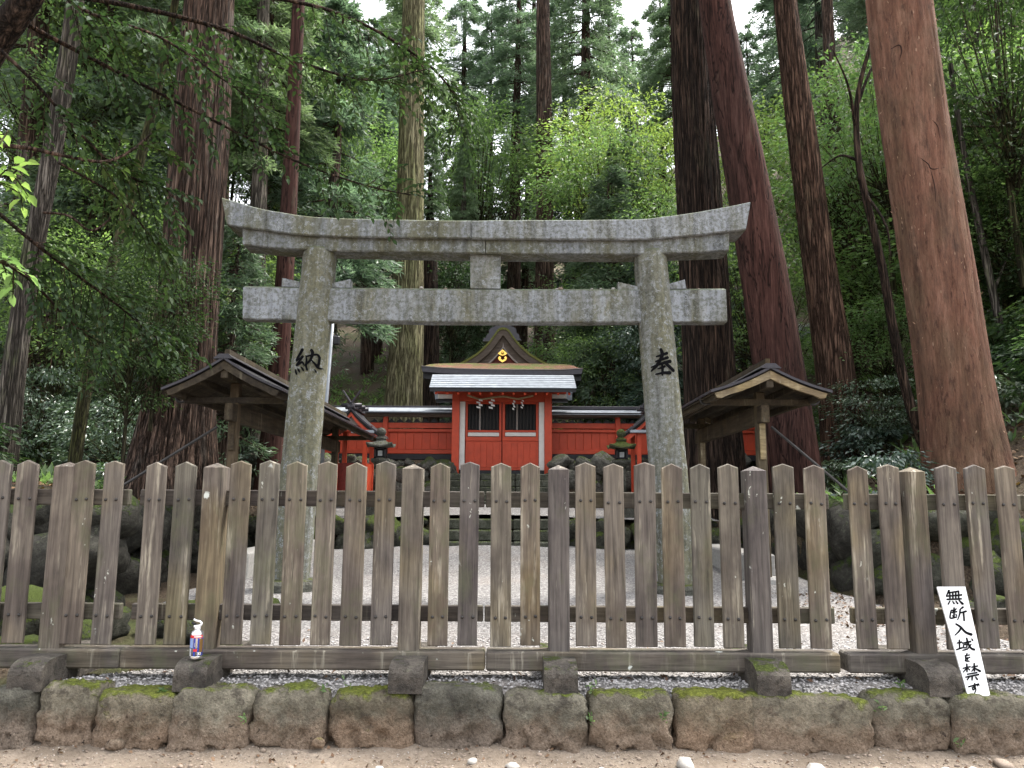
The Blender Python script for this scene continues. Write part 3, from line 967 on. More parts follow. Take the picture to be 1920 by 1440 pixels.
fence_section('short end section of weathered picket fence before the shaded boulder wall', [-52, 2, 52, 157, 213], [119], [(-120, 241)], [(-120, 222)], [(48, 0)])
fence_section('long middle section of weathered picket fence across the stone gate', [294, 347, 450, 503, 557, 612, 667, 722, 826, 880, 941, 995, 1097, 1152, 1207, 1259, 1312, 1366, 1468, 1525],
              [400, 773, 1048, 1418], [(262, 908), (911, 1554)], [(223, 909), (911, 1577)], [(355, .02), (760, 0), (1052, 0), (1450, 0)])
fence_section('short end section of weathered picket fence with the white sign leaning on it', [1609, 1665, 1774, 1830, 1887, 1944], [1716], [(1586, 2000)], [(1592, 2000)], [(1770, 0)])

# ------------------------------------------------------------------ brush lettering
def stroke_polys(strokes, res=7):
    """each stroke: list of (x, y, w) -> (left points, right points)"""
    out = []
    for s in strokes:
        C = catmull(s, max(4, res * (len(s) - 1)))
        L, R = [], []
        for i in range(len(C)):
            a, b = C[max(i - 1, 0)][:2], C[min(i + 1, len(C) - 1)][:2]
            d = b - a; n = np.array([-d[1], d[0]]) / (np.hypot(*d) + 1e-9)
            w = max(C[i][2], 1e-3) / 2
            L.append(C[i][:2] + n * w); R.append(C[i][:2] - n * w)
        d0 = C[0][:2] - C[1][:2]; d0 /= np.hypot(*d0) + 1e-9
        d1 = C[-1][:2] - C[-2][:2]; d1 /= np.hypot(*d1) + 1e-9
        L = [C[0][:2] + d0 * C[0][2] * .35] + L + [C[-1][:2] + d1 * C[-1][2] * .35]
        R = [C[0][:2] + d0 * C[0][2] * .35] + R + [C[-1][:2] + d1 * C[-1][2] * .35]
        out.append((L, R))
    return out
def letter_mesh(glyph, fn, name, lift=.0008):
    """fn(x, y, k) -> world point; k lifts overlapping strokes apart."""
    m = MB()
    for k, (L, R) in enumerate(stroke_polys(glyph)):
        vs = [fn(p[0], p[1], k * lift) for p in L] + [fn(p[0], p[1], k * lift) for p in R]
        n = len(L)
        m.add(vs, [(i, i + 1, n + i + 1, n + i) for i in range(n - 1)])
    return m

# ------------------------------------------------------------------ white notice board leaning on the fence
SC = {
'mu': [[(418, 255, 16), (408, 285, 12), (393, 312, 8)], [(403, 283, 12), (460, 274, 12), (515, 265, 14)], [(392, 318, 12), (470, 312, 12), (547, 304, 14)], [(398, 352, 12), (470, 350, 12), (543, 346, 14)],
       [(425, 278, 11), (430, 352, 11)], [(455, 276, 11), (459, 352, 11)], [(484, 272, 11), (487, 350, 11)], [(513, 268, 12), (516, 350, 11)],
       [(430, 368, 9), (412, 405, 12)], [(455, 370, 8), (472, 400, 12)], [(486, 368, 8), (508, 400, 12)], [(518, 362, 9), (558, 402, 18)]],
'dan': [[(446, 462, 10), (437, 505, 11), (440, 548, 12), (500, 536, 10)], [(472, 438, 12), (474, 540, 11)], [(450, 490, 10), (502, 480, 11)], [(455, 462, 9), (464, 478, 10)], [(494, 448, 10), (482, 470, 8)], [(458, 520, 8), (466, 532, 9)], [(490, 505, 8), (500, 525, 9)],
        [(562, 432, 15), (530, 458, 9)], [(532, 455, 11), (527, 510, 11), (508, 568, 7)], [(532, 494, 11), (594, 476, 14)], [(566, 488, 12), (574, 575, 12)]],
'iru': [[(492, 605, 12), (540, 638, 15), (590, 690, 16), (652, 716, 20)], [(547, 642, 13), (525, 682, 13), (484, 722, 8)]],
'iki': [[(505, 800, 10), (556, 790, 12)], [(530, 768, 12), (532, 850, 11)], [(500, 866, 10), (560, 845, 12)], [(560, 802, 11), (642, 784, 13)], [(600, 750, 13), (618, 808, 13), (645, 850, 14), (680, 866, 16)], [(650, 756, 9), (662, 776, 12)],
        [(645, 812, 11), (608, 862, 8)], [(570, 818, 9), (571, 848, 9)], [(570, 818, 9), (602, 813, 9), (600, 845, 9)], [(571, 848, 9), (600, 845, 9)], [(560, 874, 8), (606, 860, 10)]],
'wo': [[(584, 926, 9), (632, 916, 10)], [(607, 900, 10), (590, 950, 9), (612, 942, 8), (612, 965, 8)], [(636, 938, 9), (598, 958, 9), (592, 974, 10), (630, 978, 10)]],
'kin': [[(565, 1047, 10), (640, 1030, 11)], [(604, 1004, 12), (606, 1082, 11)], [(602, 1046, 10), (566, 1086, 7)], [(612, 1046, 9), (634, 1064, 9)], [(650, 1036, 10), (712, 1024, 11)], [(676, 998, 12), (678, 1076, 11)], [(674, 1046, 9), (650, 1078, 7)], [(678, 1044, 10), (738, 1076, 16)],
        [(606, 1104, 10), (704, 1088, 11)], [(588, 1132, 10), (722, 1106, 12)], [(656, 1118, 12), (654, 1162, 10)], [(626, 1132, 9), (604, 1160, 8)], [(688, 1128, 9), (708, 1156, 12)]],
'zu': [[(618, 1222, 10), (724, 1196, 12)], [(680, 1190, 12), (684, 1232, 11), (664, 1250, 10), (660, 1230, 9), (686, 1226, 9), (692, 1254, 9), (678, 1282, 8)], [(706, 1204, 7), (712, 1216, 8)], [(720, 1198, 7), (726, 1210, 8)]],
}
sg = [W(1757, 1100, 5.575), W(1810, 1100, 5.575), W(1857, 1305, 5.27), W(1815, 1305, 5.27)]
sgn = thing('notice_board', (sg[2] + sg[3]) / 2, 'white notice board with black brush writing leaning against the pickets', 'sign')
ex = (sg[1] - sg[0]).normalized(); ey = (sg[3] - sg[0]).normalized()
nn = ex.cross(ey).normalized()
if nn.y > 0: nn = -nn
bk = [p - nn * .012 for p in sg]
m = MB()
m.add(list(sg) + bk, [(0, 3, 2, 1), (4, 5, 6, 7), (0, 1, 5, 4), (1, 2, 6, 5), (2, 3, 7, 6), (3, 0, 4, 7)])
m.build('board', MT['sign_white'], sgn)
def sgfn(x, y, k):
    t_ = (y - 215) / 1092.0
    xl = 300 + 315 * t_; wd = 280 - 58 * t_
    s = (x - xl) / wd
    a = sg[0].lerp(sg[3], t_); b = sg[1].lerp(sg[2], t_)
    return a.lerp(b, s) + nn * (.002 + k * .35)
for key in ('mu', 'dan', 'iru', 'iki', 'wo', 'kin', 'zu'):
    letter_mesh([[(x, y, w * 1.5) for x, y, w in s_] for s_ in SC[key]], sgfn, 'lettering', .0006).build('lettering', MT['ink'], sgn)

# ------------------------------------------------------------------ spray can standing on a sleeper
b = W(362, 1246, 5.36)
cz = .305 + .186
can = thing('spray_can', (b.x, 5.40, cz), 'silver spray can with red and blue label and white trigger on a fence foot', 'spray can')
cx, cyy = b.x, 5.40
MB().lathe([(.035, 0), (.039, .004), (.039, .018), (.0385, .02)], 24, (cx, cyy, cz)).build('base', MT['can_metal'], can, smooth=True)
R = .039
MB().lathe([(R, .02), (R, .162), (.034, .172), (.022, .180), (.018, .188)], 24, (cx, cyy, cz)).build('body', MT['can_metal'], can, smooth=True)
def wrap(a0, a1, z0, z1, mat, name='label', r=R + .0012):
    m = MB(); n = 10
    vs = []
    for i in range(n + 1):
        a = math.radians(a0 + (a1 - a0) * i / n)
        x, y = cx + r * math.sin(a), cyy - r * math.cos(a)
        vs += [(x, y, cz + z0), (x, y, cz + z1)]
    m.add(vs, [(2 * i, 2 * i + 2, 2 * i + 3, 2 * i + 1) for i in range(n)])
    m.build(name, MT[mat], can, smooth=True)
wrap(-180, 180, .022, .134, 'can_blue')
wrap(-75, -12, .134, .152, 'can_red'); wrap(-12, 75, .134, .152, 'can_red')
wrap(-70, -14, .072, .132, 'can_pale', r=R + .002)
wrap(-72, -30, .024, .066, 'sign_white', r=R + .002)
wrap(45, 85, .045, .128, 'can_brown', r=R + .002)
wrap(2, 4, .08, .105, 'sign_white', r=R + .002)
for k in range(6):
    wrap(-68 + k * 6, -66 + k * 6, .028, .062, 'ink', 'barcode', R + .0026)
wrap(-6, 26, .050, .066, 'can_red', r=R + .002)
wrap(-5, 60, .139, .147, 'paper', 'lettering', R + .002)
for gl in ([[(0, 20, 5), (12, 22, 5), (10, 12, 5), (4, 10, 4), (12, 8, 5), (10, -2, 5), (0, 0, 5)]], [[(20, 20, 5), (16, 10, 5), (20, 0, 5), (28, 2, 5), (30, 12, 5), (24, 22, 5), (20, 20, 5)]]):
    def cf(x, y, k):
        a = math.radians(28 + x * 1.1)
        return (cx + (R + .003) * math.sin(a), cyy - (R + .003) * math.cos(a), cz + .030 + y * .0006)
    letter_mesh(gl, cf, 'lettering', 0).build('lettering', MT['sign_white'], can)
MB().lathe([(.019, .186), (.019, .200), (.014, .206)], 16, (cx, cyy, cz)).build('collar', MT['plastic_white'], can, smooth=True)
tp = [(cx - .022, cyy - .006, cz + .204), (cx - .002, cyy - .006, cz + .206), (cx + .020, cyy - .006, cz + .212), (cx + .026, cyy - .006, cz + .224), (cx + .014, cyy - .006, cz + .236), (cx - .010, cyy - .006, cz + .240), (cx - .026, cyy - .008, cz + .250)]
MB().tube(catmull(tp, 22), list(np.linspace(.008, .006, 22)), 8).build('trigger', MT['plastic_white'], can, smooth=True)
MB().tube([(cx - .012, cyy, cz + .212), (cx - .040, cyy, cz + .228)], .009, 8).build('nozzle', MT['black_paint_and_shade'], can, smooth=True)
# ------------------------------------------------------------------ stone torii
YT = 10.0
base_l, base_r = W(542, 1090, YT), W(1270, 1098, YT)
torii = thing('torii_gate', ((base_l.x + base_r.x) / 2, YT, base_l.z), 'weathered grey stone torii with a written character on each pillar', 'torii')
def rough_round(P0, P1, r0, r1, name, parent, seed, mat='granite'):
    m = MB(); n, k = 40, 70
    base = 0
    ax = (P1 - P0).normalized()
    x = ax.cross(Vector((0, 1, 0))).normalized(); y = ax.cross(x)
    for i in range(k + 1):
        t_ = i / k
        c = P0.lerp(P1, t_)
        r = r0 + (r1 - r0) * t_ ** 1.1
        if t_ > .985: r -= .012 * (t_ - .985) / .015
        for j in range(n):
            a = 2 * math.pi * j / n
            d = Vector((math.cos(a), math.sin(a), t_ * 16))
            rr = r + .006 * mnoise.noise(d * 1.5 + Vector((seed, 0, 0))) + .003 * mnoise.noise(d * 7)
            m.v.append(tuple(c + (x * math.cos(a) + y * math.sin(a)) * rr))
    for i in range(k):
        for j in range(n):
            a, b = i * n + j, i * n + (j + 1) % n
            m.f.append((a, b, b + n, a + n))
    m.f.append(tuple(range(k * n, k * n + n)))
    o = m.build(name, MT[mat], parent, smooth=True)
    return o
PL0, PL1 = W(542, 1096, YT), W(601, 470, YT)
PR0, PR1 = W(1272, 1104, YT), W(1218, 474, YT)
pil_l = rough_round(PL0 - (PL1 - PL0) * .03, PL1, .243, .216, 'pillar', torii, 3, 'granite_pillar')
pil_r = rough_round(PR0 - (PR1 - PR0) * .03, PR1, .243, .216, 'pillar', torii, 8, 'granite_pillar')
for p in (PL0, PR0):
    MB().lathe([(.40, -.25), (.40, .02), (.37, .06), (.26, .075)], 28, (p.x, p.y, p.z)).build('footing', MT['lantern_stone'], torii, smooth=False)

def lintel(name, top, bot, y0, y1, seed, mat, n=26, endtilt=0):
    """beam between two pixel polylines at its front face, real depth y0..y1, gently chipped edges."""
    T = catmull(top, n); B = catmull(bot, n)
    m = MB()
    k = 10
    for i in range(n):
        t_, b_ = W(T[i][0], T[i][1], y0), W(B[i][0], B[i][1], y0)
        def J(p, s=.006):
            return p + Vector((0, mnoise.noise(p * 3 + Vector((seed, 0, 0))), mnoise.noise(p * 4 + Vector((0, seed, 0))))) * s
        dy = y1 - y0
        e = .014
        ring = [b_ + Vector((0, e, 0)), b_ + Vector((0, 0, e)), t_ + Vector((0, 0, -e)), t_ + Vector((0, e, 0)),
                t_ + Vector((0, dy * .5, .035)), t_ + Vector((0, dy - e, 0)), t_ + Vector((0, dy, -e)), b_ + Vector((0, dy, e)), b_ + Vector((0, dy - e, 0)), b_ + Vector((0, dy * .5, 0))]
        m.v += [tuple(J(p)) for p in ring]
    for i in range(n - 1):
        for j in range(k):
            a, b = i * k + j, i * k + (j + 1) % k
            m.f.append((a, b, b + k, a + k)[::-1])
    m.f.append(tuple(range(k)))
    m.f.append(tuple(range((n - 1) * k, n * k))[::-1])
    return m.build(name, MT[mat], torii)
G1, G2 = 'granite', 'granite_beam'
lintel('top_lintel_stone', [(416, 370), (460, 383), (500, 393), (563, 403), (630, 408), (720, 411), (882.5, 413)], [(425, 421), (455, 426), (500, 432), (563, 440), (630, 443), (720, 445), (882.5, 446.5)], 9.75, 10.25, 1, G1)
lintel('top_lintel_stone', [(884, 413), (1000, 412), (1100, 411.5), (1200, 410), (1260, 404), (1320, 395), (1407, 378)], [(884, 447), (1000, 448), (1100, 449), (1200, 449), (1260, 445), (1320, 439), (1399, 430)], 9.75, 10.25, 2, G2)
lintel('lower_lintel_stone', [(455, 427), (500, 433), (563, 441), (630, 444), (750, 446), (909.5, 447)], [(455, 459), (520, 465), (627, 470), (750, 472), (830, 473.5), (909.5, 475)], 9.82, 10.18, 3, G1)
lintel('lower_lintel_stone', [(911, 448), (1000, 449), (1100, 450), (1200, 450), (1290, 443), (1367, 435)], [(911, 475), (1050, 476), (1130, 476.5), (1200, 476), (1290, 473), (1367, 470)], 9.82, 10.18, 4, G1)
lintel('tie_beam', [(456, 537.5), (700, 541), (1000, 543), (1361, 542)], [(455, 598), (700, 602), (1000, 604.5), (1364, 603)], 9.90, 10.10, 5, G2)
def trap(name, q, y0, y1, mat, parent):
    P = [W(u, v, y0) for u, v in q]
    MB().slab([(p.x, p.z) for p in P], y0, y1).build(name, MT[mat], parent)
trap('centre_strut', [(882, 540.5), (938, 541), (939, 474), (881, 473)], 9.905, 10.095, G2, torii)
for q in ([(528, 537), (572, 538.5), (572, 530), (529, 521)], [(618, 539), (657, 539.5), (657, 523), (618, 532)], [(1159, 544), (1200, 544), (1200, 538), (1159, 528.5)], [(1244, 541.5), (1287, 541), (1284, 524), (1244, 535)]):
    trap('wedge', q, 9.93, 10.07, G2, torii)

# characters painted on the pillars, wrapped on the round face
def pillar_map(P0, P1, r0, r1, px, py, sc):
    """glyph pixels -> pillar surface: px, py functions to photo pixels"""
    def fn(x, y, k):
        p = W(px(x), py(y), YT - .2)
        t_ = (p.z - P0.z) / (P1.z - P0.z)
        c = P0.lerp(P1, t_)
        r = r0 + (r1 - r0) * max(0, t_) ** 1.1 + .0095 + k
        dx = max(-r * .97, min(r * .97, p.x - c.x))
        return (c.x + dx, YT - math.sqrt(r * r - dx * dx), p.z)
    return fn
NOU = [[(515, 380, 70), (470, 460, 58), (402, 560, 56), (384, 606, 40)], [(386, 608, 34), (440, 575, 34), (530, 520, 46)], [(530, 522, 46), (470, 595, 42), (385, 695, 52)], [(385, 700, 40), (440, 678, 34), (508, 640, 46), (545, 688, 30)],
       [(362, 775, 22), (376, 830, 46), (396, 880, 26)], [(412, 762, 18), (440, 800, 46), (458, 838, 28)], [(486, 730, 18), (520, 775, 46), (542, 818, 26)],
       [(590, 508, 26), (600, 600, 40), (592, 720, 42), (614, 802, 40)], [(590, 530, 34), (690, 502, 36), (800, 482, 42), (838, 535, 46)], [(838, 520, 44), (826, 640, 46), (812, 738, 48), (895, 746, 14)], [(745, 775, 14), (778, 830, 36)],
       [(690, 390, 56), (716, 450, 60), (690, 560, 50), (640, 640, 44), (540, 722, 16)], [(688, 588, 22), (750, 660, 42), (805, 728, 58)]]
letter_mesh(NOU, pillar_map(PL0, PL1, .243, .216, lambda x: 520 + x * .09375, lambda y: 620 + y * .09375, 1), 'lettering').build('lettering', MT['ink'], pil_l)
HOU = [[(340, 66, 22), (352, 108, 30), (334, 160, 26), (300, 210, 26), (266, 244, 10)], [(304, 128, 12), (350, 116, 20), (396, 98, 24)], [(298, 168, 12), (350, 152, 20), (402, 134, 24)], [(266, 212, 12), (340, 188, 20), (424, 164, 30)],
       [(366, 170, 16), (400, 200, 28), (452, 242, 26)], [(316, 228, 10), (345, 220, 16), (374, 208, 20)], [(300, 272, 12), (360, 262, 22), (420, 260, 30)], [(350, 192, 16), (354, 235, 22), (352, 282, 14)]]
letter_mesh(HOU, pillar_map(PR0, PR1, .243, .216, lambda x: 1160 + x * .2292, lambda y: 640 + y * .2292, 1), 'lettering').build('lettering', MT['ink'], pil_r)

# pebbles tossed up on the tie beam for luck
rq = random.Random(5)
for u in (508, 518, 700, 716, 770, 790, 835, 960, 1045, 1052, 1110, 1127, 1152, 1291, 1313):
    p = W(u, 540 + (u - 456) * .004, 9.9)
    s = rq.uniform(.035, .085)
    o = link('pebble', pm2[rq.randrange(8)], None, (p.x, 9.98 + rq.uniform(-.05, .05), W(u, 541.5, 9.9).z + s * .27))
    o.scale = (s, s * .8, s); o.rotation_euler = (0, 0, rq.uniform(0, 6))
    tag(o, 'small pebble resting on top of the torii tie beam', 'pebble', 'pebbles on the torii tie beam')

# ------------------------------------------------------------------ wooden shelters beside the torii
def shelter(x, y0, y1, zap, half, rise, posts, label, boardmat, brace, zground, seed):
    t = thing('wooden_shelter', (x, posts[0], zground), label, 'shelter')
    th = .05
    def roof_z(s, up=0):                      # slight sag of the slope
        f = abs(s) / half
        return zap - rise * f + .03 * math.sin(f * math.pi) * -1 + up
    for sg_ in (-1, 1):
        N = 6
        ss = [sg_ * half * k / N for k in range(N + 1)]
        A = [(x + s, roof_z(s, .0)) for s in ss]; B = [(x + s, roof_z(s, -.035)) for s in ss]
        MB().strip(A, B, y0, y1).build('roof_slope', MT['metal_dark'], t)
        ns = max(2, int((y1 - y0) / .5))
        for k in range(ns):                    # ceiling boards laid across the rafters
            ya, yb = y0 + .05 + (y1 - y0 - .1) * k / ns, y0 + .05 + (y1 - y0 - .1) * (k + 1) / ns - .012
            MB().strip([(x + s * .97, roof_z(s, -.037)) for s in ss], [(x + s * .97, roof_z(s, -.055)) for s in ss], ya, yb).build('ceiling_board', MT['shelter_board'], t)
        for y in (y0 + .03, y1 - .09):         # barge boards with a curved lower edge
            ss2 = [sg_ * half * .93 * k / 8 for k in range(9)]
            A = [(x + s, roof_z(s, -.056)) for s in ss2]
            B = [(x + s, roof_z(s, -.056) - .065 - .045 * (1 - (abs(s) / half)) ** 1 - (.02 if k == 7 else 0)) for k, s in enumerate(ss2)]
            B[-1] = (B[-1][0] - sg_ * .03, A[-1][1] - .06)
            MB().strip(A, B, y, y + .05).build('barge_board', MT[boardmat], t)
        for s in (.45, .86):                   # purlins
            xx = x + sg_ * half * s
            MB().box((xx, (y0 + y1) / 2, roof_z(sg_ * half * s, -.056) - .045), (.07, y1 - y0 - .2, .085), .006).build('purlin', MT['shelter_board'], t)
    MB().slab([(x - .14, zap - .03), (x + .14, zap - .03), (x + .06, zap + .035), (x - .06, zap + .035)], y0 - .01, y1 + .01).build('ridge_cap', MT['metal_dark'], t)
    MB().slab([(x - .035, zap + .035), (x + .035, zap + .035), (x + .03, zap + .12), (x - .03, zap + .12)], y0 + .12, y1 - .05).build('ridge_board', MT['shelter_board'], t)
    MB().box((x, (y0 + y1) / 2, zap - .20), (.10, y1 - y0 - .12, .16), .008).build('ridge_beam', MT['shelter_board'], t)
    zb = zap - rise - .30
    MB().box((x, (posts[0] + posts[-1]) / 2, zb + .02), (.115, posts[-1] - posts[0] + .5, .24), .01).build('tie_beam', MT['shelter_board'], t)
    for y in posts:
        MB().box((x, y, (zground + zap - .28) / 2), (.125, .125, zap - .28 - zground), .012).build('post', MT['shelter_wood'], t, (x, y, zground))
        MB().box((x, y - .02, zap - rise - .10), (half * 1.72, .09, .09), .01).build('cross_arm', MT['shelter_board'], t)
        for sg_ in (-1, 1):                     # curled bracket ends
            pts = [(x + sg_ * half * .80, y - .02, zap - rise - .10), (x + sg_ * half * .92, y - .02, zap - rise - .13), (x + sg_ * half * 1.0, y - .02, zap - rise - .11), (x + sg_ * half * 1.03, y - .02, zap - rise - .04)]
            MB().tube(catmull(pts, 8), .016, 6).build('bracket', MT['iron'], t)
        MB().box((x, y - .085, zap - .95), (.08, .025, .52), .006).build('name_board', MT[boardmat], t)
        MB().box((x, y, zground + .06), (.34, .34, .16), .03).build('footing', MT['concrete'], t)
    if brace:
        (pa, pb) = brace
        MB().tube([pa, pb], .018, 8).build('brace_rod', MT['iron'], t)
    MB().box((x, (posts[0] + posts[1]) / 2, zground + .22), (.42, posts[1] - posts[0] - .5, .40), .02).build('bench', MT['concrete'], t)
    return t
shelter(-3.82, 10.35, 18.2, W(415, 668, 10.35).z, .80, W(415, 668, 10.35).z - W(415, 727, 10.35).z, (10.9, 17.2), 'long dark wooden shelter with gabled roof beneath the great cedar', 'shelter_board',
        (W(408, 800, 10.85), W(228, 912, 10.5)), .40, 1)
shelter(3.42, 10.35, 15.0, W(1447, 686, 10.35).z, .80, W(1447, 686, 10.35).z - W(1447, 731, 10.35).z, (10.9, 14.3), 'short wooden shelter with brightly lit bargeboards on its gable near the red-barked trees', 'lit_board',
        (W(1446, 800, 10.85), W(1596, 926, 10.5)), .42, 2)

# ------------------------------------------------------------------ stone lanterns
def lantern(x, y, z, label, moss):
    t = thing('stone_lantern', (x, y, z), label, 'lantern')
    t.scale = (.78, .78, .82)
    c = (x, y, z)
    m = 'lantern_stone'
    MB().lathe([(.44, -.55), (.42, -.12), (.38, -.08)], 6, c, .52).build('plinth', MT[m], t)
    MB().lathe([(.30, -.1), (.30, .10), (.27, .14), (.17, .20)], 6, c, .52).build('base', MT[m], t)
    MB().lathe([(.125, .18), (.115, .45), (.125, .50), (.125, .54), (.115, .58), (.12, .86)], 20, c).build('shaft', MT[m], t, smooth=True)
    MB().lathe([(.14, .85), (.25, .93), (.27, .96), (.27, 1.02), (.20, 1.04)], 6, c, .52).build('platform', MT[m], t)
    fb = MB()
    for sx in (-1, 1):
        for sy in (-1, 1):
            fb.box((x + sx * .125, y + sy * .125, z + 1.16), (.06, .06, .26))
    fb.box((x, y, z + 1.05), (.31, .31, .03)); fb.box((x, y, z + 1.275), (.31, .31, .04))
    for sg_ in (-1, 1):
        fb.box((x + sg_ * .125, y, z + 1.16), (.03, .19, .22)); fb.box((x, y + .125, z + 1.16), (.19, .03, .22))
    fo = fb.build('fire_box', MT['black_paint_and_shade'], t)
    MB().box((x, y - .105, z + 1.155), (.12, .01, .13)).build('paper_window', MT['soffit_pale'], fo)
    # curved cap: square plan with lifted corners
    n = 12
    V, Fs = [], []
    prof = [(.34, 1.30, .075), (.345, 1.335, .085), (.28, 1.385, .03), (.20, 1.43, .005), (.14, 1.47, 0), (.115, 1.50, 0)]
    k = 32
    for (r, zz, lift) in prof:
        for j in range(k):
            a = 2 * math.pi * j / k
            q = 1 / max(abs(math.cos(a)), abs(math.sin(a)))
            sq = q if r > .25 else (1 + (q - 1) * max(0, (r - .115) / .15))
            V.append((x + r * math.cos(a) * sq, y + r * math.sin(a) * sq, z + zz + lift * (sq - 1) / .414))
    for i in range(len(prof) - 1):
        for j in range(k):
            a, b = i * k + j, i * k + (j + 1) % k
            Fs.append((a, b, b + k, a + k))
    Fs.append(tuple(range(k))[::-1]); Fs.append(tuple(range((len(prof) - 1) * k, len(prof) * k)))
    MB().add(V, Fs).build('cap', MT[moss], t, smooth=False)
    MB().lathe([(.13, 1.495), (.15, 1.53), (.125, 1.56), (.07, 1.585), (.065, 1.60), (.10, 1.625), (.125, 1.67), (.128, 1.71), (.105, 1.76), (.06, 1.795), (.012, 1.81)], 20, c).build('finial', MT[moss], t, smooth=True)
plain('soffit_pale', (.40, .42, .42), .7)
m_stone('lantern_moss', ((.05, .055, .03), (.09, .10, .05), (.15, .155, .09)), (.065, .082, .016), .75, 3.0)
lantern(W(714, 850, 16.4).x, 16.4, 1.57, 'stone lantern with grey lichened ball finial before the red wall', 'lantern_stone')
lantern(W(1165, 850, 16.4).x, 16.4, 1.57, 'stone lantern with green mossy cap and ball finial before the red wall', 'lantern_moss')

# ------------------------------------------------------------------ grey pole with black lamp
p0, p1 = W(608, 800, 18.6), W(627, 560, 18.6)
pl = thing('lamp_pole', (p0.x, 18.6, 1.4), 'thin pale grey pole with small black floodlight behind the torii pillar', 'lamp pole')
MB().tube([(p0.x - .02, 18.6, 1.3), p0, p1], .045, 12).build('pole', MT['pole_grey'], pl, smooth=True)
q = W(629, 640, 18.6)
MB().box((q.x + .05, 18.5, q.z), (.16, .12, .22), .03).build('floodlight', MT['black_paint_and_shade'], pl)
MB().beam((q.x - .04, 18.56, q.z + .1), (q.x + .06, 18.5, q.z + .16), .03, .03).build('bracket', MT['iron'], pl)
plain('soffit_dark', (.022, .020, .019), .8)
# ------------------------------------------------------------------ red gate
def bp(name, u0, v0, u1, v1, Y, dep, mat, parent, bev=.008):
    um, vm = (u0 + u1) / 2, (v0 + v1) / 2
    a, b = W(u0, vm, Y), W(u1, vm, Y)
    c, d = W(um, v1, Y), W(um, v0, Y)
    return MB().box(((a.x + b.x) / 2, Y + dep / 2, (c.z + d.z) / 2), (abs(b.x - a.x), dep, abs(d.z - c.z)), bev).build(name, MT[mat], parent)
YG = 21.0
gz = W(941, 890, YG).z
gate = thing('shrine_gate', (W(941, 888, YG).x, YG, gz), 'vermilion shrine gate with double doors under a pale metal roof', 'gate')
bp('post', 847, 733, 861, 891, YG - .10, .22, 'red_paint', gate)
bp('post', 1021, 735, 1035, 893, YG - .10, .22, 'red_paint', gate)
bp('jamb', 861.2, 752, 871.5, 881, YG - .02, .08, 'white_paint', gate)
bp('jamb', 1010.5, 754, 1020.8, 882, YG - .02, .08, 'white_paint', gate)
bp('lintel', 861, 731, 1021, 753, YG - .06, .16, 'red_paint', gate)
bp('threshold', 861, 882, 1021, 891, YG - .02, .16, 'black_paint_and_shade', gate)
for (a, b) in ((820, 851), (1031, 1062)):
    bp('bracket_arm', a, 732, b, 738, YG - .02, .14, 'red_paint', gate)
    bp('bracket_panel', a + 1, 739, b, 747.5, YG + .04, .08, 'white_paint', gate)
    bp('bracket_shade', a - 3, 748, b + 3, 753, YG + .0, .2, 'black_paint_and_shade', gate)  # black strip standing in for the shade below the bracket panel
for (a, b, wa, wb) in ((872.5, 940.2, 877, 936), (942, 1009.8, 947, 1005)):
    door = bp('door', a, 827.5, b, 881.5, YG + .06, .035, 'red_paint', gate, .004)
    for k in range(5):       # vertical boards of the panel
        ua, ub = wa + (wb - wa) * k / 5, wa + (wb - wa) * (k + 1) / 5
        bp('plank', ua + .15, 830, ub - .15, 877, YG + .045, .016, 'red_paint', door, .003)
    bp('stile', a, 753.5, wa, 827.3, YG + .05, .05, 'red_paint', door)
    bp('stile', wb, 753.5, b, 827.3, YG + .05, .05, 'red_paint', door)
    bp('rail', a + .2, 819, b - .2, 827, YG + .045, .05, 'red_paint', door)
    bp('rail', wa, 806.5, wb, 810.5, YG + .05, .05, 'red_paint', door)
    bp('rail', a + .2, 753.7, b - .2, 757.5, YG + .045, .05, 'red_paint', door)
    bp('white_rail', wa + .2, 811, wb - .2, 818, YG + .05, .045, 'white_paint', door)
    bp('dark_inside', wa, 757, wb, 807, YG + .30, .02, 'black_paint_and_shade', door)  # black sheet standing in for the shade behind the lattice
    nb = 9
    for k in range(nb):
        u = wa + (wb - wa) * (k + .5) / nb
        bp('lattice_bar', u - 1.7, 757.5, u + 1.7, 806.5, YG + .08, .04, 'soffit_dark' if k != nb // 2 - 1 else 'soffit', door)
# pale metal roof laid in courses, front and back slope
zt, zb_ = W(941, 703, 20.75).z, W(941, 727, 20.0).z
xl0, xr0 = W(811, 703, 20.75).x, W(1075, 703, 20.75).x
xl1, xr1 = W(805, 726, 20.0).x, W(1081, 726, 20.0).x
NC = 7
for k in range(NC):
    f0, f1 = k / NC, (k + 1.12) / NC
    L = lambda a, b, f: a + (b - a) * f
    ya, yb = L(20.75, 20.0, f0), L(20.75, 20.0, f1)
    za, zb2 = L(zt, zb_, f0), L(zt, zb_, f1)
    xa, xb, xc, xd = L(xl0, xl1, f0), L(xr0, xr1, f0), L(xr0, xr1, f1), L(xl0, xl1, f1)
    th = .018
    MB().hexa([(xd, yb, zb2 + .004), (xc, yb, zb2 + .004), (xb, ya, za - .016), (xa, ya, za - .016), (xd, yb, zb2 + .004 + th), (xc, yb, zb2 + .004 + th), (xb, ya, za), (xa, ya, za)]).build('roof_course', MT['roof_metal'], gate)
MB().hexa([(xl1 + .01, 20.02, zb_ - .10), (xr1 - .01, 20.02, zb_ - .10), (xr0, 20.75, zt - .12), (xl0, 20.75, zt - .12), (xl1 + .01, 20.02, zb_ - .006), (xr1 - .01, 20.02, zb_ - .006), (xr0, 20.75, zt - .03), (xl0, 20.75, zt - .03)]).build('roof_underside', MT['black_paint_and_shade'], gate)
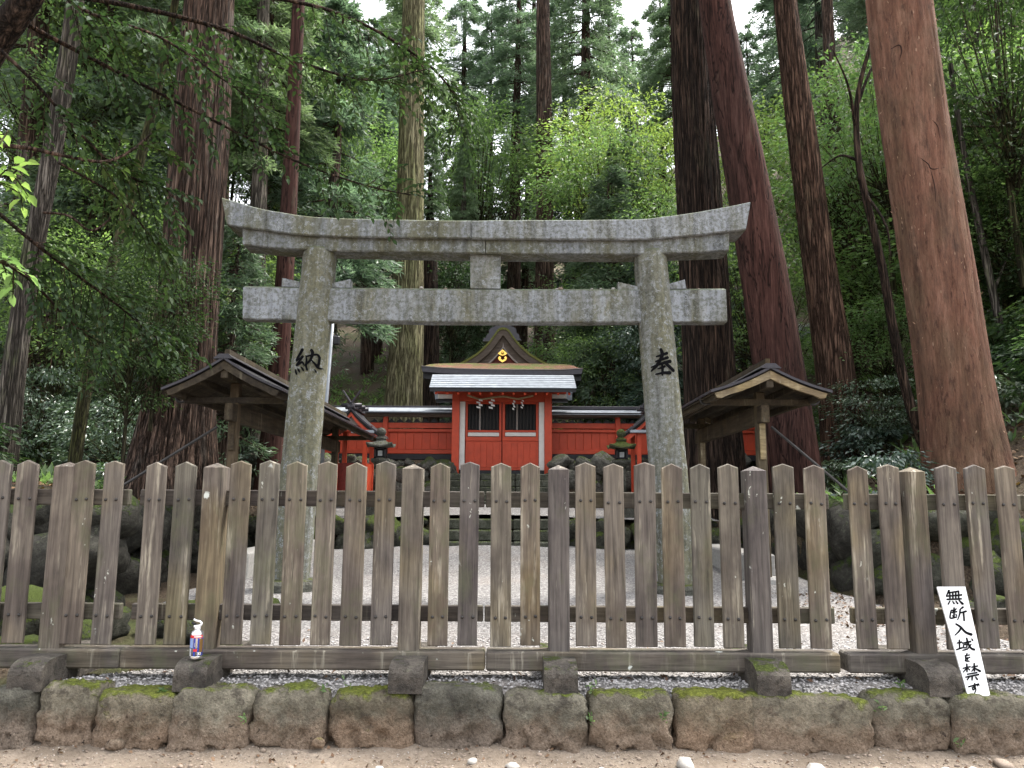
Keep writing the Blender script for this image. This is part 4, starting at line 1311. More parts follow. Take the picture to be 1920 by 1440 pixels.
MB().hexa([(xl0, 20.76, zt - .12), (xr0, 20.76, zt - .12), (xr1, 21.6, zb_ - .10), (xl1, 21.6, zb_ - .10), (xl0, 20.76, zt), (xr0, 20.76, zt), (xr1, 21.6, zb_), (xl1, 21.6, zb_)]).build('roof_back_slope', MT['roof_metal'], gate)
for k in range(13):                     # rafters under the eave
    u = 822 + k * (1064 - 822) / 12
    a, b = W(u, 735, 20.75), W(u, 733, 20.12)
    MB().beam((a.x, 20.8, zt - .17), (a.x, 20.08, zb_ - .14), .05, .06).build('rafter', MT['red_paint'], gate)
# straw rope with paper streamers hung on the gate
rope_pts = [(876, 741), (885, 744), (900, 748.5), (915, 747), (930, 744.5), (945, 743.5), (960, 746), (972, 748), (985, 745), (1000, 742)]
RP = catmull([tuple(W(u, v, 20.78)) for u, v in rope_pts], 70)
rp_ = thing('straw_rope', W(940, 746, 20.78), 'pale twisted straw rope hanging in a wave above the gate doors', 'rope')
for ph in (0, 2.1, 4.2):
    pts = [(p[0], p[1] + .014 * math.cos(i * .9 + ph), p[2] + .014 * math.sin(i * .9 + ph)) for i, p in enumerate(RP)]
    MB().tube(pts, .016, 6).build('strand', MT['rope'], rp_, smooth=True)
def shide(u, v0, v1, lb, w=.055):
    a, b = W(u, v0, 20.74), W(u, v1, 20.74)
    t = thing('paper_streamer', a, lb, 'paper streamer', 'paper streamers on the rope')
    n = 4
    h = (a.z - b.z) / n
    for k in range(n):
        s = (-1) ** k
        xc = a.x + s * w * .28
        z1 = a.z - k * h * .95
        MB().add([(xc - w / 2, 20.74 - .01 * (k % 2), z1), (xc + w / 2, 20.74 - .012 * (k % 2), z1 - .02), (xc + w / 2 + .008, 20.735 - .02 * (k % 2), z1 - h), (xc - w / 2 + .008, 20.735 - .02 * (k % 2), z1 - h + .02)], [(0, 1, 2, 3)]).build('paper_fold', MT['paper'], t)
shide(899, 748, 767, 'white zigzag paper streamer at the outer end of the straw rope', .10)
shide(922, 748, 768, 'white zigzag paper streamer over the first lattice window', .10)
shide(963, 750, 770, 'thin white paper streamer over the second lattice window', .05)
shide(979, 749, 767, 'thin white paper streamer at the inner end of the rope', .05)

# ------------------------------------------------------------------ red plank walls beside the gate
YW = 21.7
def plank_wall(ua, ub, posts, label, dv):
    t = thing('plank_wall', (W((ua + ub) / 2, 860 + dv, YW).x, YW, W(900, 860 + dv, YW).z), label, 'wall')
    bp('roof_ridge', ua, 760 + dv, ub, 766 + dv, YW + .02, .12, 'metal_dark', t)
    a, b = W(ua, 766 + dv, YW), W(ub, 766 + dv, YW)
    z0, z1 = W(900, 765 + dv, YW).z, W(900, 771.5 + dv, YW - .45).z
    MB().hexa([(a.x, YW - .45, z1 - .03), (b.x, YW - .45, z1 - .03), (b.x, YW + .02, z0 - .04), (a.x, YW + .02, z0 - .04), (a.x, YW - .45, z1), (b.x, YW - .45, z1), (b.x, YW + .02, z0), (a.x, YW + .02, z0)]).build('roof_front', MT['roof_metal'], t)
    MB().hexa([(a.x, YW + .14, z0 - .04), (b.x, YW + .14, z0 - .04), (b.x, YW + .62, z1 - .03), (a.x, YW + .62, z1 - .03), (a.x, YW + .14, z0), (b.x, YW + .14, z0), (b.x, YW + .62, z1), (a.x, YW + .62, z1)]).build('roof_back', MT['roof_metal'], t)
    bp('eave_beam', ua, 773.5 + dv, ub, 780.5 + dv, YW - .10, .16, 'soffit', t)
    bp('eave_edge', ua, 771.8 + dv, ub, 774.4 + dv, YW - .46, .04, 'black_paint_and_shade', t)
    tw = 16.0
    k = 0
    u = ua
    while u < ub - 4:                       # saw-tooth crest of dark boards
        w_ = min(tw, ub - u)
        q = [(u, 792 + dv), (u + w_, 792 + dv), (u + w_ / 2, 784.5 + dv)]
        P = [W(x, y, YW + .02) for x, y in q]
        MB().slab([(p.x, p.z) for p in P], YW + .02, YW + .05).build('crest_board', MT['black_paint_and_shade'], t)
        u += tw
    bp('top_rail', ua, 792 + dv, ub, 802 + dv, YW - .02, .10, 'red_paint', t)
    bp('rail', ua, 803.5 + dv, ub, 809 + dv, YW - .05, .12, 'red_paint', t)
    pw = 15.3
    u = ua
    while u < ub - 3:
        w_ = min(pw, ub - u)
        bp('plank', u + .12, 808 + dv, u + w_ - .12, 842.5 + dv, YW + .02 + .003 * ((k * 7) % 3), .03, 'red_paint', t, .006)
        u += pw; k += 1
    bp('bottom_rail', ua, 842 + dv, ub, 850 + dv, YW - .05, .12, 'red_paint', t)
    bp('sill_beam', ua, 850.5 + dv, ub, 861 + dv, YW - .06, .20, 'black_paint_and_shade', t)
    for u in posts:
        bp('post', u - 4.6, 773 + dv, u + 4.6, 851 + dv, YW - .09, .17, 'red_paint', t)
    return t
plank_wall(470, 851, (722, 590), 'red plank wall with metal coping behind the lichened stone lantern', 0)
plank_wall(1033, 1420, (1159, 1290), 'red plank wall with metal coping behind the mossy stone lantern', 2.5)

# ------------------------------------------------------------------ main hall behind the gate: bark roof with moss
YH = 23.6
hall = thing('shrine_hall', (W(943, 880, YH).x, YH, 2.2), 'shrine hall with mossy bark gable roof and gold pendant ornament', 'shrine hall')
cxh = 943.5
side = [(0, 613.5), (6, 614.5), (11, 618), (17, 627), (25, 638), (36, 650), (50, 662), (66, 672), (87, 683.5)]
def curve(off, drop, Y, sgn):
    return [(lambda p: (p.x, p.z))(W(cxh + sgn * max(0, s + off), v + drop, Y)) for s, v in side]
for sgn in (-1, 1):
    o_, i_ = curve(0, 0, YH, sgn), curve(-1, 4.0, YH, sgn)
    MB().strip(o_, i_, YH, YH + 5.0).build('roof_moss', MT['moss_roof'], hall)
    a_, b_ = curve(-1, 4.05, YH, sgn), curve(-7, 14, YH, sgn)
    b_ = [(x, z) for x, z in b_]
    MB().strip(a_, b_, YH + .03, YH + 4.9).build('bark_layer', MT['bark_roof'], hall)
    c_, d_ = curve(-7, 14.1, YH, sgn), curve(-16, 22, YH, sgn)
    MB().strip(c_, d_, YH + .14, YH + .26).build('barge_board', MT['bark_roof'], hall)
    e_, f_ = curve(-16, 22, YH, sgn), curve(-18, 23.6, YH, sgn)
    MB().strip(e_, f_, YH + .10, YH + .27).build('barge_edge', MT['soffit'], hall)
    g_, h_ = curve(-18, 23.6, YH, sgn), curve(-29, 36, YH, sgn)
    MB().strip(g_, h_, YH + .25, YH + .34).build('inner_barge', MT['dark_red'], hall)
tri = [W(u, v, YH + .5) for u, v in ((905, 684), (982, 684), (943.5, 640))]
MB().slab([(p.x, p.z) for p in tri], YH + .45, YH + .5).build('gable_panel', MT['black_paint_and_shade'], hall)
# gold pendant
def goldpiece(pts, dep):
    P = [W(u, v, YH + .05) for u, v in pts]
    return MB().slab([(p.x, p.z) for p in P], YH + .06, YH + .06 + dep)
pend = goldpiece([(942.5, 655), (951, 662.5), (948, 665), (942.5, 667), (937, 665), (933.5, 662.5)], .05).build('gold_pendant', MT['gold'], hall)
goldpiece([(936, 667.5), (934, 671), (935.5, 675), (942.3, 679.5), (949, 675), (950.5, 671), (948.5, 667.5), (945.5, 669.5), (946.5, 672.5), (942.3, 675), (938.5, 672.5), (939.5, 669.5)], .04).build('gold_scroll', MT['gold'], pend)
c = W(942.3, 661.5, YH + .04)
bo = link('gold_boss', MB().lathe([(.05, -.03), (.05, .0), (.03, .03), (.005, .04)], 12).mesh('gold_boss', MT['gold']), pend, c)
bo.rotation_euler = (math.pi / 2, 0, 0)
# ridge-end board with scalloped outline, seen behind the gable apex
sc = [(905, 640), (907, 634), (911, 633), (913, 627), (917, 625), (917, 618), (922, 614), (928, 612), (932, 607.5), (943, 606.5), (953, 607.5), (957, 611), (963, 613), (968, 617), (968.5, 624), (973, 627), (974, 633), (978, 638)]
P = [W(u, v, YH + 1.6) for u, v in sc]
m = MB()
cen = W(942, 640, YH + 1.6)
for i in range(len(P) - 1):
    m.slab([(P[i].x, P[i].z), (P[i + 1].x, P[i + 1].z), (cen.x, cen.z)], YH + 1.6, YH + 1.9)
m.build('ridge_end', MT['metal_dark'], hall)
# skirt roof below the gable, covered with fallen needles, and its dark eave
ye = 22.3
ev = [(790, 687.5), (830, 691), (880, 693), (941, 694), (1000, 694.5), (1050, 694.5), (1093, 692)]
E = [W(u, v, ye) for u, v in ev]
T0 = [W(u, v, YH + .4) for u, v in ((840, 683), (865, 681), (900, 680), (941, 679.5), (985, 680), (1018, 681), (1045, 683))]
m = MB()
for i in range(6):
    a, b, c2, d2 = E[i], E[i + 1], T0[i + 1], T0[i]
    for s in range(6):
        f0, f1 = s / 6, (s + 1) / 6
        q = [a.lerp(d2, f0), b.lerp(c2, f0), b.lerp(c2, f1), a.lerp(d2, f1)]
        q = [p + Vector((0, 0, .05 * math.sin(math.pi * f) + .03 * mnoise.noise(p * 3))) for p, f in zip(q, (f0, f0, f1, f1))]
        m.add(q, [(0, 1, 2, 3)])
m.build('skirt_roof', MT['needle_roof'], hall, smooth=True)
A = [(p.x, p.z + .012) for p in E]; B = [(p.x + (.03 if i == 0 else -.03 if i == 6 else 0), p.z - .135) for i, p in enumerate(E)]
MB().strip(A, B, ye + .01, ye + .30).build('eave_board', MT['metal_dark'], hall)
MB().strip([(x, z + .022) for x, z in A], [(x, z + .002) for x, z in A], ye - .01, ye + .05).build('eave_edge', MT['soffit'], hall)
MB().strip([(x, z - .01) for x, z in B], [(x, z - .16) for x, z in B], ye + .25, ye + 3.5).build('eave_underside', MT['black_paint_and_shade'], hall)
xa, xb = W(860, 800, YH).x, W(1025, 800, YH).x
MB().box(((xa + xb) / 2, YH + 2.4, 3.6), (xb - xa, 3.6, 3.0), .02).build('hall_body', MT['dark_red'], hall)

# ------------------------------------------------------------------ small side shrines with crossed finials
def small_shrine(u, Y, label, sgn):
    c = W(u, 860, Y)
    x, z = c.x, c.z
    k = Y / 1490.0 * 1.0
    t = thing('small_shrine', (x, Y, 1.35), label, 'small shrine')
    ap = W(u, 764, Y).z; ea = W(u, 812, Y).z
    hw = .70
    for s in (-1, 1):
        N = 6
        C = [(x + s * hw * i / N, ap - (ap - ea) * (i / N) ** .82) for i in range(N + 1)]
        MB().strip(C, [(a, b - .05) for a, b in C], Y - .12, Y + 1.3).build('roof_slope', MT['metal_dark'], t)
        MB().strip([(a, b - .052) for a, b in C], [(a, b - .11) for a, b in C], Y - .08, Y - .03).build('barge_board', MT['soffit_dark'], t)
        MB().strip([(x + (a - x) * .93, b - .11) for a, b in C], [(x + (a - x) * .9, b - .20) for a, b in C], Y - .05, Y + .01).build('gable_rafter', MT['red_paint'], t)
        # crossed finial boards
        ch0, ch1 = Vector((x - s * .10, Y - .06, ap - .05)), Vector((x + s * .21, Y - .06, ap + .40))
        MB().beam(ch0, ch1, .035, .10, .005, (0, 1, 0)).build('crossed_finial', MT['metal_dark'], t)
        for yy in (Y + .05, Y + 1.0):
            MB().box((x + s * .34, yy, (1.35 + ea + .1) / 2), (.10, .10, ea + .1 - 1.35), .008).build('post', MT['red_paint'], t)
        MB().box((x + s * .34, Y + .52, 2.0), (.05, .85, .9), .004).build('side_wall', MT['red_paint'], t)
    for yy in (Y + .0, Y + .45, Y + .9):
        MB().tube([(x - .24, yy, ap + .055), (x + .24, yy, ap + .055)], .05, 10).build('ridge_billet', MT['metal_dark'], t, smooth=True)
    MB().box((x, Y + .6, ap + .01), (.16, 1.5, .07), .01).build('ridge_beam', MT['metal_dark'], t)
    MB().slab([(x - .42, ea + .18), (x + .42, ea + .18), (x, ap - .16)], Y + .03, Y + .06).build('gable_panel', MT['soffit'], t)
    MB().box((x, Y + .03, ea + .14), (1.0, .08, .09), .006).build('tie_beam', MT['dark_red'], t)
    MB().box((x + sgn * .30, Y - .02, ea + .03), (.55, .20, .07), .01).build('porch_roof', MT['roof_metal'], t)
    MB().box((x, Y + .55, 1.95), (.62, .80, 1.0), .01).build('body', MT['dark_red'], t)
    MB().box((x, Y + .0, 1.52), (.92, .5, .06), .008).build('veranda', MT['red_paint'], t)
    MB().box((x, Y + .5, 1.42), (.9, 1.2, .16), .02).build('plinth', MT['concrete'], t)
small_shrine(656, 18.9, 'small red side shrine with crossed roof finials near the lichened lantern', 1)
small_shrine(1226, 18.9, 'small red side shrine half hidden by the torii pillar near mossy lantern', -1)
# ------------------------------------------------------------------ where the wood stands: (bearing, depth, kind, size)
_rl = random.Random(2024)
FOREST = []
for (Y, n, u0, u1, s0) in ((28, 5, -150, 560, .95), (34, 6, -100, 700, 1.0), (39, 12, -50, 1980, 1.0), (46, 13, -50, 1980, 1.0), (56, 12, -50, 1980, 1.05), (27, 3, 1520, 2100, .95), (34, 4, 1420, 2100, 1.0)):
    for i in range(n):
        u = u0 + (u1 - u0) * (i + _rl.uniform(.1, .9)) / n
        if Y < 42 and (960 < u < 1075 or 725 < u < 820): continue
        if Y > 36 and (1385 < u < 1475 or 1750 < u < 1890 or 1150 < u < 1258 or 845 < u < 935 or 1520 < u < 1600): continue
        FOREST.append((u, Y + _rl.uniform(-2.5, 2.5), _rl.choice((1, 3, 5, 6, 6, 7, 6, 3)), s0 * _rl.uniform(.85, 1.12)))
FOREST += [(470, 22.5, 6, .8), (600, 24, 3, .9), (330, 21, 6, .85), (150, 21, 3, .9), (20, 20, 6, .9), (890, 44, 3, .82), (960, 41, 6, .95), (1075, 40, 6, .85), (1120, 47, 5, .9), (1215, 44, 3, .72), (1430, 48, 3, .75), (1800, 46, 3, .8), (1560, 50, 3, .8), (862, 52, 6, 1.0), (915, 50, 3, 1.08), (1165, 50, 6, .96), (1200, 55, 3, 1.1), (1248, 50, 6, .84), (700, 44, 3, .95), (745, 49, 6, 1.0), (1900, 40, 3, .95), (1960, 36, 6, .9)]
YOUNG = [(1147, 26, 0, 1.15), (1110, 29, 1, 1.1), (1225, 25, 0, .9), (900, 31, 1, .9), (430, 19, 0, .8), (60, 19, 0, .9), (210, 20, 1, .8), (1080, 38, 0, 1.4), (840, 40, 1, 1.4), (1400, 24, 0, 1.0), (1240, 32, 1, 1.2)]
BROAD = [(1180, 290, 30, 'bright', 1.4), (1090, 300, 34, 'bright', 1.2), (520, 470, 26, 'bright', .9), (1640, 330, 27, 'bright', 1.3), (1420, 300, 30, 'bright', 1.3), (1240, 480, 26, 'mid', 1.1), (1130, 360, 28, 'mid', 1.2), (1420, 560, 22, 'mid', 1.1), (1620, 420, 24, 'mid', 1.4), (1560, 300, 25, 'mid', 1.4), (1660, 250, 20, 'mid', 1.2), (1880, 420, 18, 'mid', 1.3), (1840, 260, 20, 'mid', 1.3), (1880, 90, 16, 'dark', 1.3),
         (1950, 560, 17, 'dark', 1.2), (90, 130, 20, 'mid', 1.3), (220, 90, 22, 'bright', 1.1), (200, 430, 20, 'mid', 1.1), (120, 560, 18, 'mid', .9), (250, 620, 12.2, 'dark', .55), (300, 560, 12.4, 'dark', .5), (220, 800, 16, 'silver', .9), (70, 760, 17, 'silver', .8), (1650, 760, 17, 'silver', .8), (1660, 660, 19, 'mid', .9), (1720, 520, 22, 'mid', 1.2),
         (430, 360, 24, 'dark', 1.3), (520, 250, 27, 'mid', 1.3), (640, 320, 30, 'mid', 1.4), (1220, 640, 24, 'silver', 1.0), (1130, 700, 25, 'mid', .8), (1090, 620, 28, 'mid', 1.0), (900, 330, 36, 'mid', 1.6), (440, 560, 22, 'mid', .9), (420, 640, 20, 'mid', .7), (850, 560, 30, 'dark', 1.0)]
BROAD += [(1900, 120, 24, 'mid', 1.4), (1960, 220, 21, 'mid', 1.3), (1930, 330, 19, 'dark', 1.2)]
SHRUBS = [(8.8, 12.4, 'dark', 1.2), (9.6, 13.2, 'mid', 1.2), (10.2, 14.4, 'dark', 1.4), (8.2, 13.6, 'silver', 1.1), (11.2, 15.4, 'mid', 1.4), (9.2, 15.2, 'dark', 1.3), (10.6, 17, 'dark', 1.5), (12, 17.4, 'mid', 1.5)]
for _ in range(110):
    y = _rl.uniform(11.2, 34); x = _rl.uniform(-.62 * y - 1, .66 * y + 1)
    if abs(x - AX) < 5.6 and y < 25.2: continue
    SHRUBS.append((x, y, _rl.choice(('dark', 'mid', 'silver', 'silver')), _rl.uniform(.6, 1.2)))
# ------------------------------------------------------------------ trunks
def trunk_mesh(name, path, n, k, amp, seed, mat, freq=5.0, zf=.35, flare=.0):
    """path: list of (x, y, z, r) from the ground up; ridged bark as real relief."""
    Pz = np.array(path, float)
    zz = np.linspace(Pz[0, 2], Pz[-1, 2], k + 1)
    C = np.stack([np.interp(zz, Pz[:, 2], Pz[:, c_]) for c_ in range(4)], 1)
    for _ in range(14):
        C[1:-1] = (C[:-2] + 2 * C[1:-1] + C[2:]) / 4
    z0 = C[0][2]
    V = np.empty(((k + 1) * n, 3))
    for i, (x, y, z, r) in enumerate(C):
        hgt = z - z0
        fl = 1 + flare * .5 * math.exp(-hgt / .4)
        for j in range(n):
            a = 2 * math.pi * j / n
            ca, sa = math.cos(a), math.sin(a)
            rid = min(1.0, abs(mnoise.noise(Vector((ca * freq + seed, sa * freq, hgt * zf)))) * 5.5)
            lump = mnoise.noise(Vector((ca * 1.3 + seed, sa * 1.3, hgt * .3)))
            but = mnoise.noise(Vector((ca * 1.6 + seed * 2, sa * 1.6, .5)))
            rr = r * (fl + (fl - 1) * but * 1.2) * (1 + .05 * lump) + amp * (rid - .6)
            V[i * n + j] = (x + ca * rr, y + sa * rr, z)
    i = (np.arange(n)[None, :] + n * np.arange(k)[:, None]).ravel()
    jn = ((np.arange(n) + 1) % n)[None, :] + n * np.arange(k)[:, None]
    jn = jn.ravel()
    Fc = np.stack([i, jn, jn + n, i + n], 1)
    return npmesh(name, V, Fc, mat, True)

def tree_path(pts, Y, extra=8.0, lean_y=0.0):
    """pts: (v, u, width px) from base to top in the photograph at depth Y -> 3-D path that goes on beyond the frame."""
    P = []
    for (v, u, w) in pts:
        q = W(u, v, Y)
        d = math.hypot(math.hypot(q.x, Y), q.z - CAMZ)
        depth = (q - Vector((0, 0, CAMZ))).dot(_f)
        P.append([q.x, Y, q.z, w / 2 * depth / 1490.0])
    g = hill(P[0][0], Y) - .15
    # bring the foot to the ground
    a, b = P[0], P[1]
    if a[2] > g:
        t_ = (a[2] - g) / max(.1, b[2] - a[2])
        P.insert(0, [a[0] - (b[0] - a[0]) * min(1, t_) * .6, Y, g, a[3] * 1.04])
    else:
        P[0][2] = g
    if extra:
        a, b = P[-2], P[-1]
        L = max(.5, b[2] - a[2])
        sx = (b[0] - a[0]) / L
        P.append([b[0] + sx * extra * .8, Y, b[2] + extra, max(.05, b[3] * .62)])
        P.append([b[0] + sx * extra * 1.2, Y, b[2] + extra * 2, max(.03, b[3] * .25)])
    return P

# ------------------------------------------------------------------ foliage meshes
def blades(P, D, L, Wd, rs, fold=.0):
    """pointed four-corner blades from points P along D."""
    n = len(P)
    D = D / (np.linalg.norm(D, axis=1)[:, None] + 1e-9)
    R = rs.normal(0, 1, (n, 3))
    S = np.cross(D, R); S /= (np.linalg.norm(S, axis=1)[:, None] + 1e-9)
    A = P; C = P + D * L[:, None]
    M = P + D * (L * .45)[:, None]
    B = M + S * Wd[:, None] / 2; E = M - S * Wd[:, None] / 2
    V = np.stack([A, B, C, E], 1).reshape(-1, 3)
    Fc = np.arange(4 * n).reshape(-1, 4)
    return V, Fc

def leaves(P, D, N, L, Wd, fold=.25, seg=1):
    """leaf with a midrib fold: 2 x (seg) faces; D direction, N leaf normal."""
    n = len(P)
    D = D / (np.linalg.norm(D, axis=1)[:, None] + 1e-9)
    S = np.cross(D, N); S /= (np.linalg.norm(S, axis=1)[:, None] + 1e-9)
    N2 = np.cross(S, D)
    A = P; C = P + D * L[:, None] - N2 * (L * .12)[:, None]
    M1 = P + D * (L * .30)[:, None]; M2 = P + D * (L * .62)[:, None] - N2 * (L * .02)[:, None]
    up = N2 * (Wd * fold)[:, None]
    B1 = M1 + S * (Wd * .46)[:, None] + up; B2 = M2 + S * (Wd * .40)[:, None] + up
    E1 = M1 - S * (Wd * .46)[:, None] + up; E2 = M2 - S * (Wd * .40)[:, None] + up
    V = np.stack([A, M1, M2, C, B1, B2, E1, E2], 1).reshape(-1, 3)
    b = (np.arange(n) * 8)[:, None]
    Fc = np.concatenate([b + np.array([[0, 1, 2, 4]]), b + np.array([[4, 2, 3, 5]]), b + np.array([[0, 6, 2, 1]]), b + np.array([[6, 7, 3, 2]])], 0)
    return V, Fc

def simple_leaves(P, D, N, L, Wd):
    n = len(P)
    D = D / (np.linalg.norm(D, axis=1)[:, None] + 1e-9)
    S = np.cross(D, N); S /= (np.linalg.norm(S, axis=1)[:, None] + 1e-9)
    N2 = np.cross(S, D)
    M = P + D * (L * .42)[:, None]
    up = N2 * (Wd * .18)[:, None]
    V = np.stack([P, M + S * (Wd / 2)[:, None] + up, P + D * L[:, None], M - S * (Wd / 2)[:, None] + up], 1).reshape(-1, 3)
    b = (np.arange(n) * 4)[:, None]
    Fc = np.concatenate([b + np.array([[0, 2, 1]]), b + np.array([[0, 3, 2]])], 0)
    return V, Fc

def cedar(seed, H, z0, rad, nb, per, mat, blade=.30, bw=.05, top=.75, name='cedar'):
    """unit conifer standing on the origin: returns (trunk mesh, crown mesh)."""
    rs = np.random.RandomState(seed)
    Ps, Ds = [], []
    tb = MB()
    for b in range(nb):
        t_ = rs.rand() ** .85
        z = z0 + (H - z0) * t_
        L = rad * ((1 - t_) ** top) * rs.uniform(.55, 1.15) + .25
        az = rs.uniform(0, 2 * math.pi)
        dr = np.array([math.cos(az), math.sin(az), 0])
        lift = rs.uniform(.0, .35) * (1 if t_ > .4 else .3)
        def at(s):
            return np.array([0, 0, z]) + dr * L * s + np.array([0, 0, L * (lift * s - .42 * s * s)])
        pts = [at(s) for s in (0, .4, .75, 1)]
        tb.tube(pts, [.045 * (1 - t_) + .015, .03 * (1 - t_) + .01, .012, .005], 4, False)
        m = max(10, int(per * (.35 + L / rad)))
        s = rs.uniform(.22, 1.02, m) ** .8
        lat = np.array([-dr[1], dr[0], 0])
        off = rs.normal(0, .17, m) * L * (1.1 - .6 * s)
        base = np.array([at(x) for x in s]) + lat * off[:, None] + np.stack([np.zeros(m), np.zeros(m), -np.abs(off) * .25 + rs.normal(0, .05, m)], 1)
        k = 5
        base = np.repeat(base, k, 0) + rs.normal(0, .07, (m * k, 3))
        D = np.repeat(dr[None] * .8 + lat * np.sign(off)[:, None] * .55, k, 0) + rs.normal(0, .45, (m * k, 3)) + np.array([0, 0, -.30])
        Ps.append(base); Ds.append(D)
    P = np.concatenate(Ps); D = np.concatenate(Ds)
    n = len(P)
    V, Fc = blades(P, D, blade * rs.uniform(.6, 1.3, n), bw * rs.uniform(.7, 1.4, n), rs)
    crown = npmesh(name + '_crown', V, Fc, MT[mat])
    # trunk + limbs
    pth = [(rs.normal(0, .04), rs.normal(0, .04), H * f, max(.02, .017 * H * (1 - f) ** .8)) for f in np.linspace(0, 1, 7)]
    C = catmull(pth, 22)
    tb.tube([c[:3] for c in C], [max(.015, c[3]) for c in C], 9, False)
    trunk = tb.mesh(name + '_trunk', MT['bark_cedar'], True)
    return trunk, crown

def leafy(seed, rx, rz, clusters, per, size, mat, z0, name, flat=.55, spread=.30):
    """broadleaf crown of leaf layers round the origin at height z0; returns (trunk mesh, crown mesh)."""
    rs = np.random.RandomState(seed)
    tb = MB()
    Ps, Ds, Ns = [], [], []
    stem_top = np.array([rs.normal(0, .15), rs.normal(0, .15), z0 + rz * .5])
    tb.tube(catmull([(0, 0, -.3), (rs.normal(0, .12), rs.normal(0, .12), z0 * .5), tuple(stem_top)], 8), list(np.linspace(.03 + rx * .022, .02, 8)), 7, False)
    for c in range(clusters):
        d = rs.normal(0, 1, 3); d /= np.linalg.norm(d)
        r = rs.uniform(.35, 1.0) ** .6
        ctr = np.array([d[0] * rx * r, d[1] * rx * r, z0 + d[2] * rz * r])
        st = np.array([0, 0, z0 * .6]) * rs.uniform(.5, 1.2)
        mid = (st + ctr) / 2 + np.array([0, 0, -.1 * rx])
        tb.tube([st, mid, ctr], [.018, .011, .004], 4, False)
        cr = rx * spread * rs.uniform(.7, 1.3)
        m = per
        q = rs.normal(0, 1, (m, 3)) * np.array([cr, cr, cr * flat * .5]) * .62
        out = q + np.array([ctr[0], ctr[1], 0]) * .25
        out[:, 2] -= .12
        Ps.append(ctr + q); Ds.append(out + rs.normal(0, .25 * cr, (m, 3)))
        N = rs.normal(0, .45, (m, 3)); N[:, 2] += 1
        Ns.append(N)
    P, D, N = np.concatenate(Ps), np.concatenate(Ds), np.concatenate(Ns)
    n = len(P)
    L = size * rs.uniform(.65, 1.3, n)
    V, Fc = simple_leaves(P, D, N, L, L * rs.uniform(.38, .5, n))
    return tb.mesh(name + '_trunk', MT['bark_moss'], True), npmesh(name + '_crown', V, Fc, MT[mat])

def recol(me, mat):
    m = me.copy(); m.materials.clear(); m.materials.append(MT[mat]); return m

CED = [cedar(11, 20, 6.0, 3.0, 150, 46, 'needle_dark'), cedar(12, 22, 8.0, 2.8, 140, 46, 'needle_mid'), cedar(13, 18, 4.0, 3.2, 150, 44, 'needle_dark')]
CED_TALL = cedar(14, 27, 12.0, 2.5, 130, 44, 'needle_mid', .30, .045, .6)
CED.append((CED[0][0], recol(CED[0][1], 'needle_mid')))
CED.append((CED[1][0], recol(CED[1][1], 'needle_dark')))
CED.append((CED[2][0], recol(CED[2][1], 'needle_mid')))
CED.append(CED_TALL); CED.append((recol(CED_TALL[0], 'bark_grey'), recol(CED_TALL[1], 'needle_dark')))
YNG = [cedar(21, 9, 1.2, 2.0, 120, 30, 'needle_dark', .24, .035), cedar(22, 8, .8, 1.9, 110, 30, 'needle_mid', .24, .035)]
BRD = {'dark': leafy(31, 1.7, 1.5, 60, 110, .11, 'leaf_dark', 2.6, 'evergreen'), 'mid': leafy(32, 2.0, 1.6, 70, 110, .11, 'leaf_mid', 3.0, 'broadleaf'), 'bright': leafy(33, 2.0, 1.5, 70, 100, .11, 'leaf_bright', 3.4, 'maple', .35), 'silver': leafy(34, 1.2, .9, 46, 90, .10, 'leaf_silver', 1.3, 'shrub', .5)}
SHR = {'dark': leafy(41, .8, .5, 26, 60, .10, 'leaf_dark', .5, 'bush'), 'mid': leafy(42, .8, .5, 26, 60, .10, 'leaf_mid', .5, 'bush'), 'silver': leafy(43, .8, .5, 26, 60, .11, 'leaf_silver', .5, 'bush')}

def plant(name, pair, x, y, s, label, cat, group, rot=0.0, sz=None, dz=0.0, tiltx=0.0, tilty=0.0):
    t = thing(name, (x, y, hill(x, y) - .1 + dz), label, cat, group)
    t.rotation_euler = (tiltx, tilty, rot)
    t.scale = (s, s, sz or s)
    for nm, me in (('trunk', pair[0]), ('crown', pair[1])):
        o = bpy.data.objects.new(nm, me); COL.objects.link(o); o.parent = t
    return t

# ------------------------------------------------------------------ the large trunks that stand in view
def big_tree(label, pts, Y, mat, amp, n=72, k=110, seed=1, freq=5., flare=.25, crown=None, extra=9., zf=.35, cat='tree', name='cedar_tree', crot=0., cs=1.0):
    P = tree_path(pts, Y, extra)
    t = thing(name, (P[0][0], Y, P[0][2]), label, cat)
    base = Vector((P[0][0], Y, P[0][2]))
    loc = [(p[0] - base.x, p[1] - base.y, p[2] - base.z, p[3]) for p in P]
    link('trunk', trunk_mesh('trunk', loc, n, k, amp, seed, MT[mat], freq, zf, flare), t, base)
    if crown is not None:
        o = link('crown', crown, t, base)
        top = P[-1]
        cs *= .62
        o.location = (top[0] - base.x, 0, top[2] - base.z - 14 * cs)
        o.scale = (cs,) * 3
        o.rotation_euler = (0, 0, crot)
    return t
CR = CED[0][1]
big_tree('great cedar with deeply furrowed red-brown bark behind the long shelter', [(900, 318, 175), (800, 330, 128), (700, 341, 112), (500, 360, 102), (300, 373, 100), (100, 386, 88), (0, 392, 82)], 13.5, 'bark_cedar', .055, 220, 150, 1, 7., .10, CED[1][1], 10, .18)
big_tree('dark furrowed cedar behind the torii lintel end', [(900, 1340, 116), (700, 1330, 94), (480, 1318, 85), (200, 1299, 74), (0, 1291, 66)], 17, 'bark_dark', .038, 170, 130, 2, 7., .12, CED[4][1], 9, .2, crot=1.)
